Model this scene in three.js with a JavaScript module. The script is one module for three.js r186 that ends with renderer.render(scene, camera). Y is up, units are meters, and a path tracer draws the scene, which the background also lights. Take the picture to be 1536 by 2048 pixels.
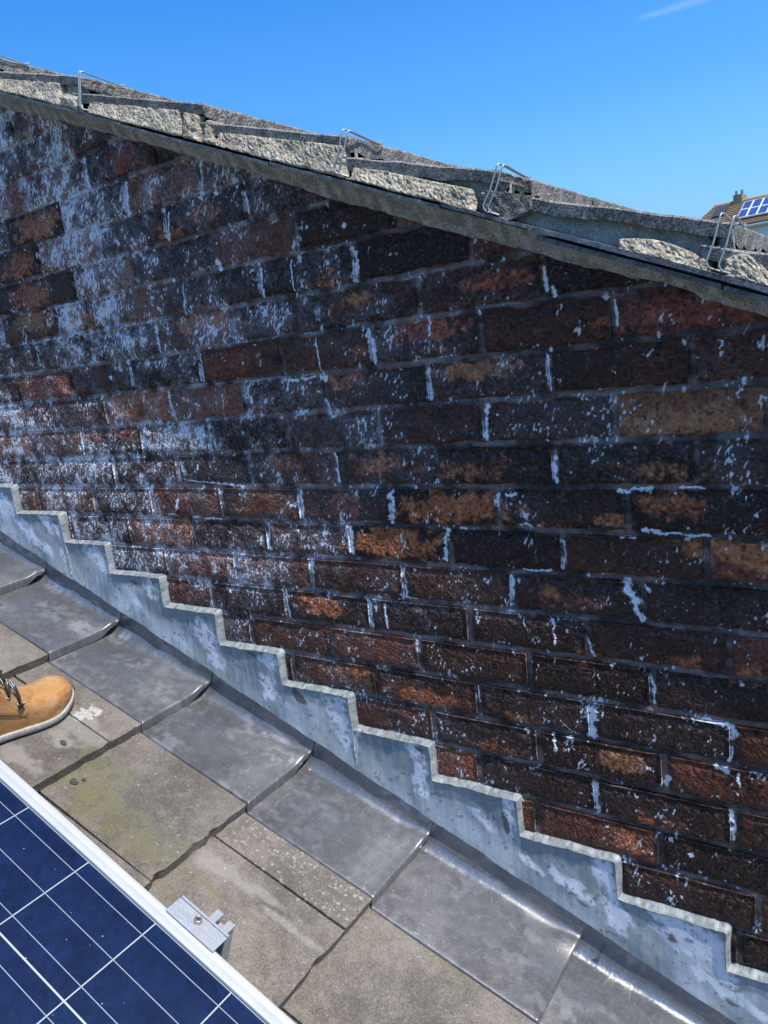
import * as THREE from 'three';
import { mergeGeometries } from 'three/addons/utils/BufferGeometryUtils.js';
import { RoundedBoxGeometry } from 'three/addons/geometries/RoundedBoxGeometry.js';

// ------------------------------------------------------------------ camera, sky, sun, exposure
const scene = new THREE.Scene();
const renderer = new THREE.WebGLRenderer({ antialias: true });
renderer.setSize(768, 1024);
renderer.toneMapping = THREE.LinearToneMapping;
renderer.toneMappingExposure = 1.15;
renderer.shadowMap.enabled = true;
const FPX = 1535.47, CAMZ = 1.18435;
const camera = new THREE.PerspectiveCamera(2 * Math.atan(1024 / FPX) * 180 / Math.PI, 0.75, 0.02, 3000);
camera.rotation.set(-0.207191, 0.605918, -0.117153, 'YXZ');
camera.position.set(0, 0, CAMZ);
camera.updateMatrixWorld(true);

const SUN = new THREE.Vector3(0.5, 0.85, 0.12).normalize();
{ // clear spring sky: deep blue overhead, paler towards the horizon, one thin contrail
  const W = 2048, H = 1024, d = new Float32Array(W * H * 4);
  const stops = [[-90, .10, .10, .09], [-1, .20, .22, .24], [0, .40, .58, .80], [4, .30, .56, .90], [9, .20, .53, .98], [15, .10, .385, .92], [22, .05, .27, .78], [35, .035, .17, .55], [60, .03, .13, .43], [90, .028, .115, .38]];
  for (let j = 0; j < H; j++) {
    const el = ((j + .5) / H - .5) * 180;
    let k = 0; while (k < stops.length - 2 && el > stops[k + 1][0]) k++;
    const a = stops[k], b = stops[k + 1]; let t = Math.min(1, Math.max(0, (el - a[0]) / (b[0] - a[0])));
    const c = [1, 2, 3].map(i => a[i] + (b[i] - a[i]) * t);
    for (let i = 0; i < W; i++) {
      const ang = ((i + .5) / W - .5) * 2 * Math.PI;                 // atan2(z, x)
      const az = Math.atan2(Math.cos(ang), -Math.sin(ang)) * 180 / Math.PI;
      const o = (j * W + i) * 4;
      let w = 0;
      if (az > -16 && az < 2) {                                      // contrail
        const mid = 17.95 + (az + 14.8) * .055, wd = .12 + (az + 15.2) * .03;
        const q = Math.abs(el - mid) / Math.max(.1, wd);
        if (az > -15.2 && q < 1) w = (1 - q) * .30 * Math.min(1, (az + 15.2) / 1.5);
      }
      const ce = Math.cos(el * Math.PI / 180), cx = Math.acos(Math.min(1, Math.cos(ang) * ce * SUN.x + Math.sin(el * Math.PI / 180) * SUN.y + Math.sin(ang) * ce * SUN.z));
      const f = el < -1 ? 0 : 5.5 * Math.max(0, Math.exp(-2.6 * cx) - .0085) + .3 * Math.max(0, Math.cos(cx)) ** 2;   // clear-sky scattering indicatrix
      d[o] = c[0] * (1 + .6 * f) + .13 * f + w * .5; d[o + 1] = c[1] * (1 + .6 * f) + .15 * f + w * .4; d[o + 2] = c[2] * (1 + .6 * f) + .17 * f + w * .2; d[o + 3] = 1;
    }
  }
  const sky = new THREE.DataTexture(d, W, H, THREE.RGBAFormat, THREE.FloatType);
  sky.mapping = THREE.EquirectangularReflectionMapping; sky.magFilter = THREE.LinearFilter; sky.minFilter = THREE.LinearFilter; sky.needsUpdate = true;
  scene.background = sky; scene.environment = sky;
}
const sun = new THREE.DirectionalLight(new THREE.Color(1, .94, .84), 4.6);
sun.position.copy(SUN).multiplyScalar(20); sun.target.position.set(-.8, -.5, .3);
sun.position.add(sun.target.position);
sun.castShadow = true; sun.shadow.mapSize.set(4096, 4096);
Object.assign(sun.shadow.camera, { left: -3, right: 3, top: 3, bottom: -3, near: 1, far: 60 });
scene.add(sun, sun.target);

// ------------------------------------------------------------------ helpers
const V3 = (x, y, z) => new THREE.Vector3(x, y, z);
const clamp = (x, a = 0, b = 1) => x < a ? a : x > b ? b : x;
const lerp = (a, b, t) => a + (b - a) * t;
const sst = (a, b, x) => { const t = clamp((x - a) / (b - a)); return t * t * (3 - 2 * t); };
function rng(seed) { let s = seed >>> 0; return () => { s = (s + 0x6D2B79F5) >>> 0; let t = Math.imul(s ^ s >>> 15, 1 | s); t = t + Math.imul(t ^ t >>> 7, 61 | t) ^ t; return ((t ^ t >>> 14) >>> 0) / 4294967296; }; }
function h2(x, y, s = 0) { let h = Math.imul(x | 0, 374761393) ^ Math.imul(y | 0, 668265263) ^ Math.imul(s | 0, 1442695041); h = Math.imul(h ^ h >>> 13, 1274126177); return ((h ^ h >>> 16) >>> 0) / 4294967296; }
function vn(x, y, s = 0) { // value noise 0..1
  const xi = Math.floor(x), yi = Math.floor(y); let fx = x - xi, fy = y - yi; fx = fx * fx * (3 - 2 * fx); fy = fy * fy * (3 - 2 * fy);
  const a = h2(xi, yi, s), b = h2(xi + 1, yi, s), c = h2(xi, yi + 1, s), d = h2(xi + 1, yi + 1, s);
  return a + (b - a) * fx + (c - a + (a - b - c + d) * fx) * fy;
}
function fbm(x, y, s = 0, o = 4) { let v = 0, a = .5, t = 0; for (let i = 0; i < o; i++) { v += a * vn(x, y, s + i * 17); t += a; a *= .5; x = x * 2.03 + 3.1; y = y * 2.03 + 1.7; } return v / t; }
const _ray = (px, py) => V3((px - 768) / FPX, -(py - 1024) / FPX, -1).applyQuaternion(camera.quaternion);
const wp = (px, py, z = 0) => { const d = _ray(px, py), t = (z - CAMZ) / d.z; return [d.x * t, d.y * t]; };   // photo point -> wall plane
// lower roof frame: u down the slope, v away from the wall, n above the mean tile face
const PITCH = 22.4 * Math.PI / 180, CO = Math.cos(PITCH), SI = Math.sin(PITCH), RY0 = -1.3288;
const RU = V3(CO, -SI, 0), RN = V3(SI, CO, 0);
const roof = (u, v, n) => V3(u * CO + n * SI, RY0 - u * SI + n * CO, v);
const rp = (px, py, n = 0) => { const d = _ray(px, py), c = V3(0, -RY0, CAMZ), t = (n - c.dot(RN)) / d.dot(RN), q = c.addScaledVector(d, t); return [q.dot(RU), q.z]; };
const MROOF = new THREE.Matrix4().makeBasis(RU, RN, V3(0, 0, 1)).setPosition(0, RY0, 0);   // local x=u y=n z=v

const names = {};
const numbered = n => { const k = names[n] = (names[n] ?? -1) + 1; return k ? `${n}_${String(k).padStart(3, '0')}` : n; };
function part(name, geo, mat, parent, label) {
  const m = new THREE.Mesh(geo, mat); m.name = name; m.castShadow = m.receiveShadow = true; parent.add(m);
  if (label) m.userData.label = label; return m;
}
function thing(name, label, category, group) {
  const g = new THREE.Group(); g.name = numbered(name); g.userData = { label, category }; if (group) g.userData.group = group; scene.add(g); return g;
}
function structure(name, geo, mat) { const m = part(name, geo, mat, scene); m.userData.kind = 'structure'; return m; }
// parametric sheet over lists of knots
function sheet(us, vs, fn, uvf, flip = false) {
  const nu = us.length, nv = vs.length, pos = new Float32Array(nu * nv * 3), uv = new Float32Array(nu * nv * 2), idx = [];
  for (let j = 0, k = 0; j < nv; j++) for (let i = 0; i < nu; i++, k++) {
    const p = fn(us[i], vs[j], i, j); pos[k * 3] = p.x; pos[k * 3 + 1] = p.y; pos[k * 3 + 2] = p.z;
    const t = uvf ? uvf(us[i], vs[j], p) : [us[i], vs[j]]; uv[k * 2] = t[0]; uv[k * 2 + 1] = t[1];
  }
  for (let j = 0; j < nv - 1; j++) for (let i = 0; i < nu - 1; i++) {
    const a = j * nu + i, b = a + 1, c = a + nu, d = c + 1; flip ? idx.push(a, c, b, b, c, d) : idx.push(a, b, c, b, d, c);
  }
  const g = new THREE.BufferGeometry(); g.setAttribute('position', new THREE.BufferAttribute(pos, 3)); g.setAttribute('uv', new THREE.BufferAttribute(uv, 2)); g.setIndex(idx); g.computeVertexNormals(); return g;
}
const lin = (a, b, n) => Array.from({ length: n + 1 }, (_, i) => a + (b - a) * i / n);
const edged = (a, b, n, e) => [a, a + e, ...lin(a + e, b - e, n).slice(1, -1), b - e, b];
// slab with a skirt: fn gives the face, down(p, i, j) gives the far rim under a border point
function slab(us, vs, fn, down, uvf, sk = .4) {
  const face = sheet(us, vs, fn, uvf); const nu = us.length, nv = vs.length;
  const pa = face.attributes.position, ua = face.attributes.uv, loop = [];
  for (let i = 0; i < nu; i++) loop.push([i, 0]); for (let j = 1; j < nv; j++) loop.push([nu - 1, j]);
  for (let i = nu - 2; i >= 0; i--) loop.push([i, nv - 1]); for (let j = nv - 2; j >= 1; j--) loop.push([0, j]);
  const P = [], U = [], I = [], n = loop.length;
  loop.forEach(([i, j]) => { const k = j * nu + i, p = V3(pa.getX(k), pa.getY(k), pa.getZ(k)), q = down(p.clone(), i, j, nu, nv); P.push(p.x, p.y, p.z, q.x, q.y, q.z); const l = p.distanceTo(q); U.push(ua.getX(k), ua.getY(k), ua.getX(k) + l * sk * .6, ua.getY(k) - l * sk * .8); });
  for (let k = 0; k < n; k++) { const a = 2 * k, b = 2 * ((k + 1) % n); I.push(a, a + 1, b, b, a + 1, b + 1); }
  const s = new THREE.BufferGeometry(); s.setAttribute('position', new THREE.Float32BufferAttribute(P, 3)); s.setAttribute('uv', new THREE.Float32BufferAttribute(U, 2)); s.setIndex(I); s.computeVertexNormals();
  return mergeGeometries([face, s]);
}
function tube(pts, r, seg = 40, rad = 8, tension = .1) { return new THREE.TubeGeometry(new THREE.CatmullRomCurve3(pts, false, 'catmullrom', tension), seg, r, rad); }
function box(x0, x1, y0, y1, z0, z1, r = 0) {
  const g = r ? new RoundedBoxGeometry(x1 - x0, y1 - y0, z1 - z0, 2, r) : new THREE.BoxGeometry(x1 - x0, y1 - y0, z1 - z0);
  g.translate((x0 + x1) / 2, (y0 + y1) / 2, (z0 + z1) / 2); return g;
}
const toSRGB = x => { x = clamp(x); return Math.round(255 * (x <= .0031308 ? 12.92 * x : 1.055 * Math.pow(x, 1 / 2.4) - .055)); };
const LUT = new Uint8Array(4096); for (let i = 0; i < 4096; i++) LUT[i] = toSRGB(i / 4095);
const S8 = x => LUT[x <= 0 ? 0 : x >= 1 ? 4095 : (x * 4095) | 0];
function tex(data, w, h, srgb) {
  const t = new THREE.DataTexture(data, w, h, THREE.RGBAFormat, THREE.UnsignedByteType); t.wrapS = t.wrapT = THREE.MirroredRepeatWrapping;
  t.magFilter = THREE.LinearFilter; t.minFilter = THREE.LinearMipmapLinearFilter; t.generateMipmaps = true; if (srgb) t.colorSpace = THREE.SRGBColorSpace; t.needsUpdate = true; return t;
}
function paint(w, h, fn) { // fn(i, j, out) fills out = [r, g, b linear, height 0..1]
  const c = new Uint8Array(w * h * 4), b = new Uint8Array(w * h * 4), o = [0, 0, 0, 0];
  for (let j = 0, k = 0; j < h; j++) for (let i = 0; i < w; i++, k += 4) { fn(i, j, o); c[k] = S8(o[0]); c[k + 1] = S8(o[1]); c[k + 2] = S8(o[2]); c[k + 3] = 255; b[k] = b[k + 1] = b[k + 2] = clamp(o[3]) * 255; b[k + 3] = 255; }
  return [tex(c, w, h, true), tex(b, w, h, false)];
}
class Mask { // a float field over a rectangle in metres, painted with ragged blobs and strokes
  constructor(x0, x1, y0, y1, w, h) { Object.assign(this, { x0, y0, w, h, sx: w / (x1 - x0), sy: h / (y1 - y0), d: new Float32Array(w * h) }); }
  blob(x, y, rx, ry, a, s = 1, rough = .8, soft = .25, fq = 60) {
    const m = 1.9, i0 = Math.max(0, Math.floor((x - rx * m - this.x0) * this.sx)), i1 = Math.min(this.w - 1, Math.ceil((x + rx * m - this.x0) * this.sx));
    const j0 = Math.max(0, Math.floor((y - ry * m - this.y0) * this.sy)), j1 = Math.min(this.h - 1, Math.ceil((y + ry * m - this.y0) * this.sy));
    for (let j = j0; j <= j1; j++) for (let i = i0; i <= i1; i++) {
      const X = this.x0 + (i + .5) / this.sx, Y = this.y0 + (j + .5) / this.sy;
      const r = Math.hypot((X - x) / rx, (Y - y) / ry) + (fbm(X * fq, Y * fq, s, 4) - .5) * 2 * rough;
      const v = a * (1 - sst(1 - soft, 1 + soft, r)); const k = j * this.w + i; if (Math.abs(v) > Math.abs(this.d[k])) this.d[k] = v;
    }
  }
  stroke(x0, y0, x1, y1, r, a, s = 1, rough = .8) { const L = Math.hypot(x1 - x0, y1 - y0), n = Math.max(1, Math.ceil(L / (r * .8))); for (let k = 0; k <= n; k++) { const t = k / n, q = (vn(t * L * 90, s, 7) - .5) * r * 2.2, gx = (y1 - y0) / (L || 1), gy = (x0 - x1) / (L || 1); if (L > .075 && vn(t * L * 60, s, 8) < .34) continue; const f = (.45 + .9 * h2(k, s, 5)) * (L > .075 ? .6 + .4 * Math.sin(Math.PI * (.1 + .8 * t)) : 1); this.blob(lerp(x0, x1, t) + gx * q, lerp(y0, y1, t) + gy * q, r * f, r * f * (.8 + .5 * h2(k, s, 6)), a, s, rough, .3, 200); } }
}
const std = (o) => new THREE.MeshStandardMaterial(o);

// ------------------------------------------------------------------ brick wall
const JY0 = .3459, JH = .075, VS = .415;                     // bed joint 0, course height, slope of both roofs
const vergeY = (x, h) => -VS * x + h;
const PERP = {
  '-4': [-1.749, -1.52], '-3': [-1.845, -1.62], '-2': [-1.749, -1.517, -1.282], '-1': [-1.862, -1.631, -1.399, -1.17], 0: [-1.747, -1.514, -1.29, -1.059],
  1: [-1.854, -1.631, -1.404, -1.174, -.947], 2: [-1.965, -1.727, -1.501, -1.272, -1.051, -.821, -.591], 3: [-1.837, -1.609, -1.375, -1.144, -.919, -.698, -.47],
  4: [-1.944, -1.712, -1.482, -1.254, -1.026, -.806, -.584, -.363], 5: [-2.065, -1.831, -1.597, -1.368, -1.141, -.925, -.693, -.469, -.253],
  6: [-1.94, -1.713, -1.487, -1.264, -1.035, -.81, -.591, -.369, -.156], 7: [-2.077, -1.842, -1.612, -1.382, -1.157, -.925, -.694, -.472, -.252],
  8: [-1.957, -1.715, -1.492, -1.255, -1.028, -.803, -.582, -.357], 9: [-1.834, -1.592, -1.369, -1.133, -.911, -.685, -.467, -.242],
  10: [-1.476, -1.245, -1.024, -.794, -.565, -.338], 11: [-1.339, -1.109, -.884, -.66, -.434, -.212], 12: [-1.228, -.998, -.775, -.547, -.331],
  13: [-.89, -.656, -.438, -.21], 14: [-.762, -.539, -.317], 15: [-.669, -.437, -.212], 16: [-.329], 17: [-.177], 18: [-.207] };
const WX0 = -2.75, WX1 = .55;
function perps(r) {
  let a = PERP[r] ? [...PERP[r]] : [(r & 1) ? -.12 : -.235];
  while (a[0] > WX0) a.unshift(a[0] - .2265 - .006 * (h2(r, a.length, 3) - .5)); while (a[a.length - 1] < WX1) a.push(a[a.length - 1] + .2265 + .006 * (h2(r, a.length, 4) - .5)); return a;
}
const PR = {}; for (let r = -13; r <= 22; r++) PR[r] = perps(r);
const TX0 = -2.3, TX1 = .1, TY0 = -1.28, TY1 = .8, TW = 2048, TH = 1775;
const MW = 1024, MH = 888;
const mW = new Mask(TX0, TX1, TY0, TY1, TW, TH), mC = new Mask(TX0, TX1, TY0, TY1, MW, MH), mF = new Mask(TX0, TX1, TY0, TY1, MW, MH);
// lime runs in joints, read off the photograph: [x0,y0,x1,y1, radius m]
[[163, 313, 175, 370, 6], [98, 267, 102, 310, 4], [247, 367, 253, 430, 8], [397, 323, 402, 395, 6], [325, 420, 334, 478, 5], [338, 425, 341, 475, 3], [485, 385, 494, 428, 5], [432, 528, 440, 535, 7], [705, 497, 711, 560, 8],
 [735, 657, 748, 725, 6], [855, 737, 861, 800, 5], [978, 812, 971, 822, 5], [971, 822, 970, 880, 4], [668, 908, 675, 962, 5], [599, 985, 602, 1038, 6], [781, 982, 784, 1045, 8], [992, 990, 994, 1012, 5], [1010, 992, 1030, 990, 4],
 [534, 1050, 538, 1100, 6], [700, 1058, 702, 1108, 7], [896, 1063, 888, 1118, 6], [920, 1060, 930, 1060, 4], [1126, 1085, 1126, 1138, 4], [622, 1120, 624, 1145, 7], [803, 1140, 808, 1165, 6], [807, 1172, 810, 1195, 4],
 [1021, 1153, 1019, 1212, 5], [1252, 1168, 1268, 1205, 9], [1268, 1205, 1281, 1243, 5], [1292, 1172, 1294, 1185, 5], [568, 1182, 577, 1235, 5], [734, 1200, 742, 1252, 5], [770, 1210, 776, 1256, 4], [830, 1285, 839, 1308, 5],
 [1303, 1352, 1306, 1408, 4], [1184, 1420, 1181, 1470, 10], [1107, 1470, 1111, 1500, 4], [1465, 1458, 1466, 1480, 7], [1466, 1500, 1458, 1525, 4], [1187, 1568, 1196, 1615, 8], [1467, 1630, 1466, 1685, 5], [1081, 535, 1091, 580, 5], [1103, 577, 1107, 590, 5],
 [1106, 915, 1110, 965, 5], [1330, 1558, 1333, 1575, 7], [955, 1375, 957, 1405, 3], [253, 723, 265, 772, 4], [397, 705, 403, 762, 4], [333, 783, 343, 832, 4], [283, 853, 286, 897, 7], [417, 872, 416, 902, 4], [97, 808, 106, 850, 4], [72, 695, 79, 738, 5], [307, 650, 317, 703, 4],
 [362, 568, 368, 628, 3], [163, 862, 168, 900, 5], [223, 915, 229, 960, 3], [300, 975, 308, 1020, 6], [357, 1000, 355, 1020, 6], [353, 915, 358, 960, 4], [517, 540, 524, 592, 5], [1226, 600, 1235, 650, 3], [1094, 710, 1098, 782, 3], [856, 640, 860, 670, 3],
 [1238, 985, 1300, 978, 4], [1300, 978, 1410, 977, 3], [1286, 1062, 1330, 1070, 5], [1330, 1068, 1420, 1075, 2.5], [1040, 1048, 1060, 1052, 4], [1240, 1075, 1380, 1078, 2.5], [1046, 1141, 1100, 1142, 3], [630, 675, 645, 752, 2], [640, 752, 650, 756, 6], [560, 762, 630, 755, 3.5],
 [1120, 1440, 1150, 1470, 1], [1395, 1440, 1455, 1450, 4], [1432, 1536, 1450, 1545, 5], [1475, 1550, 1480, 1575, 3], [430, 520, 440, 525, 4], [370, 960, 500, 975, 3], [330, 1028, 440, 1040, 4], [1105, 1240, 1110, 1290, 3], [1176, 1280, 1185, 1315, 3], [800, 1190, 830, 1200, 3], [650, 800, 655, 815, 4], [580, 520, 590, 600, 2]]
  .forEach(([a, b, c, d, r], k) => { const p = wp(a, b), q = wp(c, d); mW.stroke(p[0], p[1], q[0], q[1], r * .00062, 1, 31 + k, .95); });
{ const R = rng(5); // loose flecks of lime, thinning to the right
  for (let k = 0; k < 2400; k++) { let x = lerp(TX0, TX1, R()), y = lerp(TY0, TY1, R()); const pick = R(); if (pick < .45) { const r = Math.round((JY0 - y) / JH); y = JY0 - r * JH + (R() - .6) * .014; } else if (pick < .7) { const r = Math.floor((JY0 - y) / JH), q = PR[r]; x = q[Math.floor(R() * q.length)] + (R() - .5) * .022; } const e = .3 + .7 * sst(-.4, -1.7, x); if (R() > e) continue; const s = .0011 + .0030 * R() * R(); mW.blob(x, y, s * (.6 + R()), s * (.8 + R() * 1.2), .75 + .25 * R(), k & 63, 1.1, .35, 260); } }
// bare clay where the soot skin has gone: [px, py, rx m, ry m, tone]
const CLAY = [[250, 318, .05, .022, 1], [70, 455, .085, .03, 3], [895, 1015, .085, .024, 2], [955, 1012, .04, .02, 2], [790, 1090, .10, .022, 2.2], [950, 742, .075, .013, 3], [985, 562, .05, .011, 1.2], [850, 662, .055, .015, 1.2], [1370, 625, .09, .022, 1], [430, 1113, .028, .014, 1.6], [645, 1212, .06, .018, 1.8], [850, 1398, .07, .016, 1.7], [690, 1010, .03, .016, 1], [1490, 1105, .07, .022, 2.4], [1245, 1520, .04, .013, 3.2], [1255, 1682, .026, .014, 2], [1370, 845, .085, .018, 3.4], [60, 592, .075, .024, 1.5], [62, 640, .07, .022, 3.4], [35, 535, .07, .026, 1.5], [160, 640, .06, .02, 2.8], [410, 640, .085, .02, 2.5], [455, 727, .085, .022, .6], [180, 870, .08, .02, 1.8], [245, 870, .05, .02, 1.4], [340, 470, .05, .022, 1.7], [400, 420, .06, .02, 1.4], [690, 760, .06, .016, 2], [720, 700, .02, .01, 1], [930, 940, .08, .018, 2.6], [760, 930, .08, .02, 2.2], [560, 920, .05, .02, 3], [1320, 940, .06, .012, 2.6], [1330, 1010, .06, .016, 1.8], [1050, 1025, .012, .008, 2.4], [1210, 1040, .04, .01, 2.6], [1100, 1190, .03, .018, 2.2], [1160, 1205, .04, .012, 1.4], [340, 1040, .05, .02, 1.3], [310, 980, .03, .015, 1.2], [660, 560, .05, .016, 2.2], [715, 600, .05, .014, 2.2], [1030, 1435, .05, .01, 2.6], [700, 1345, .06, .016, 2], [1180, 1320, .04, .012, 2], [30, 830, .06, .02, 1.6], [130, 780, .06, .02, 1.8], [880, 700, .03, .008, 1.5], [1330, 1650, .06, .012, 1.8], [1120, 1060, .03, .01, 2.4], [1380, 1330, .03, .01, 2], [1500, 1350, .04, .016, 1.6], [1000, 1500, .06, .012, 1.8]];
const clayTone = {};
CLAY.forEach(([a, b, rx, ry, t], k) => { const p = wp(a, b), r = Math.floor((JY0 - p[1]) / JH); mC.blob(p[0], p[1], rx * .95, ry * 1.05, k < 17 ? 1.5 : k < 22 ? 1.25 : .65, 100 + k, 1.1, .75, 62); clayTone[r] = (clayTone[r] || []).concat([[p[0], t]]); });
const TONES = [[.075, .022, .016], [.22, .050, .030], [.42, .125, .040], [.36, .150, .062], [.22, .115, .058]];
const toneAt = t => { const i = Math.min(3, Math.floor(t)), f = t - i; return TONES[i].map((v, k) => lerp(v, TONES[i + 1][k], f)); };
const brickAt = (x, r) => { const a = PR[r]; let k = 0; while (k < a.length - 2 && x > a[k + 1]) k++; return k; };
const clean = new Set(); [[65, 455], [30, 530], [60, 590], [20, 590], [60, 640], [10, 640], [455, 727], [790, 1090], [895, 1015], [700, 430], [800, 500], [1000, 1100], [1180, 620], [1200, 720]].forEach(([a, b]) => { const p = wp(a, b), r = Math.floor((JY0 - p[1]) / JH); clean.add(r * 100 + brickAt(p[0], r)); });
const darkB = new Set(); [[700, 430], [800, 500], [1180, 550], [1000, 640], [1120, 640], [1250, 720], [1480, 720], [1000, 580], [1000, 720], [1100, 840], [1000, 920], [1250, 920], [1480, 930], [1120, 1020], [1400, 1020], [1000, 1100], [1250, 1110], [900, 1180], [1150, 1200], [1400, 1210], [1050, 1270], [1300, 1290], [950, 1330], [1180, 1370], [1420, 1400], [1000, 1560], [1380, 1640], [1420, 1730], [600, 600], [560, 650], [640, 700], [330, 660], [250, 430], [180, 400], [90, 330], [420, 930], [280, 930], [200, 1000], [900, 600], [480, 420], [1050, 1440], [1380, 1490]].forEach(([a, b]) => { const p = wp(a, b), r = Math.floor((JY0 - p[1]) / JH); darkB.add(r * 100 + brickAt(p[0], r)); });
const efflSheen = x => x < -1.55 ? lerp(.95, .78, clamp((x + 2.3) / .75)) : x < -1.0 ? lerp(.78, .46, (x + 1.55) / .55) : x < -.55 ? lerp(.44, .22, (x + 1) / .45) : lerp(.22, .13, clamp((x + .55) / .5));
const [wallMap, wallBump] = paint(TW, TH, (i, j, o) => {
  const X = TX0 + (i + .5) / TW * (TX1 - TX0), Y = TY0 + (j + .5) / TH * (TY1 - TY0);
  const wob = (vn(X * 18, Y * 18, 9) - .5) * .004 + (vn(X * 70, Y * 70, 8) - .5) * .0035, Yw = Y + wob, q = (JY0 - Yw) / JH, r = Math.floor(q), fr = q - r;
  const a = PR[r], k = brickAt(X + wob, r);
  const dj = Math.min(Math.min(fr, 1 - fr) * JH, Math.min(X + wob - a[k], a[k + 1] - X - wob)), inJoint = 1 - sst(.0040, .0068, dj);
  const hb = h2(r, k, 71), hc = h2(r, k, 72), he = h2(r, k, 73), isClean = clean.has(r * 100 + k);
  const n1 = fbm(X * 14 + hb * 40, Y * 22, 11, 3), n2 = fbm(X * 75, Y * 95, 12, 3), n5 = fbm(X * 210, Y * 210, 14, 3), n3 = vn(X * 400, Y * 400, 13);
  // fired clay under a sooty skin
  const t = clamp(lerp(.0, 2.2, hb * .55 + n1 * .45) + (n5 - .5) * .9 + (n2 - .5) * .8, 0, 3.9), base = toneAt(t);
  let soot = sst(.27, .63, n1 * .34 + n2 * .30 + n5 * .36 + (hc - .5) * .40 + .05);
  if (darkB.has(r * 100 + k)) soot = .72 + .28 * soot;
  const ci = Math.min(MW - 1, i >> 1), cj = Math.min(MH - 1, j >> 1), cl = mC.d[cj * MW + ci];
  let cr = base[0] * .98, cg = base[1] * 1.12 + .006, cb = base[2] * .98 + .002;
  if (cl > .02 && inJoint < .5 && clayTone[r]) {
    let tt = 1, bd = 9; for (const [x, v] of clayTone[r]) { const d = Math.abs(x - X); if (d < bd) { bd = d; tt = v; } }
    const c = toneAt(clamp(tt + (n5 - .5) * .7 + (n2 - .5) * .5, 0, 3.99)), m = sst(.10, .85, cl * (.10 + 1.0 * n5 + .7 * n2)) * .9, g = .55 + .5 * n2 + .4 * n3;
    cr = lerp(cr, c[0] * g, m); cg = lerp(cg, c[1] * g, m); cb = lerp(cb, c[2] * g, m); soot *= 1 - m * .88;
  }
  soot = clamp(soot * .97);
  const sk = .4 + 1.2 * n3 * (.6 + .8 * n5);
  cr = lerp(cr, .017 * sk, soot); cg = lerp(cg, .0108 * sk, soot); cb = lerp(cb, .0085 * sk, soot);
  { // coarse sandy grain: bright specks and pits in the brick face
    const gr = (.42 + 1.15 * n5) * (.72 + .55 * n2), sp = sst(.74, .84, vn(X * 250, Y * 270, 22)) * .55 * (1 - inJoint), pt = 1 - .6 * sst(.72, .82, vn(X * 230, Y * 230, 23));
    cr = lerp(cr * gr * pt, .20, sp * .5); cg = lerp(cg * gr * pt, .125, sp * .5); cb = lerp(cb * gr * pt, .085, sp * .5); }
  if (inJoint > 0) {
    const ms = sst(.36, .60, fbm(X * 22, Y * 60, 15, 4)) * .9, m = .55 + .6 * n2 + .3 * n3;
    cr = lerp(cr, lerp(.165, .030, ms) * m, inJoint); cg = lerp(cg, lerp(.105, .019, ms) * m, inJoint); cb = lerp(cb, lerp(.085, .014, ms) * m, inJoint);
  }
  // lime bloom with the sky sheen painted in: a thin film and scratchy fine flecks, thickest to the left
  const e0 = clamp(efflSheen(X) * (isClean ? .12 : .55 + .7 * he) * (Y < -.5 ? .62 : 1) * (.6 + .8 * fbm(X * 5, Y * 5, 16, 3)));
  const rx = X * .93 - Y * .36, ry = X * .36 + Y * .93;
  const st = vn(rx * 430, ry * 190, 17) * .55 + vn(rx * 240, ry * 110, 27) * .45, cl2 = fbm(X * 38, Y * 38, 18, 3), big = fbm(X * 10, Y * 13, 19, 3);
  let T = .885 - .36 * e0 - (cl2 - .5) * .8 - (big - .5) * .35;
  let w = sst(T, T + .12, st) * (.62 + .38 * n3);
  const sheenFilm = clamp(e0 * 1.2 - .10) * .70 * sst(.32, .70, cl2 * .35 + big * .30 + n5 * .35) * (.6 + .4 * n3);
  cr = lerp(cr, .58, sheenFilm * .92); cg = lerp(cg, .475, sheenFilm * .92); cb = lerp(cb, .46, sheenFilm * .92);   // pinkish lime bloom and painted sky sheen, the brick showing through
  if (inJoint > .4) w = Math.max(w, e0 * .38 * sst(.40, .62, cl2));
  const run = mW.d[j * TW + i]; w = clamp(Math.max(w, run * (.75 + .25 * n3)));
  const f = run > .3 ? .82 : .70;
  cr = lerp(cr, f * .985, w); cg = lerp(cg, f, w); cb = lerp(cb, f * 1.03, w);
  o[0] = cr; o[1] = cg; o[2] = cb; o[3] = .05 + .24 * n2 + .40 * n5 + .22 * n3 + .2 * w;
});
const wallUV = (x, y) => [(x - TX0) / (TX1 - TX0), (y - TY0) / (TY1 - TY0)];
const brickMat = new THREE.MeshPhysicalMaterial({ map: wallMap, bumpMap: wallBump, bumpScale: .0085, roughness: .5, specularIntensity: .42 });   // vitrified, sooty and slightly glossy
const mortarMat = std({ map: wallMap, bumpMap: wallBump, bumpScale: .006, roughness: .9 });

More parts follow.
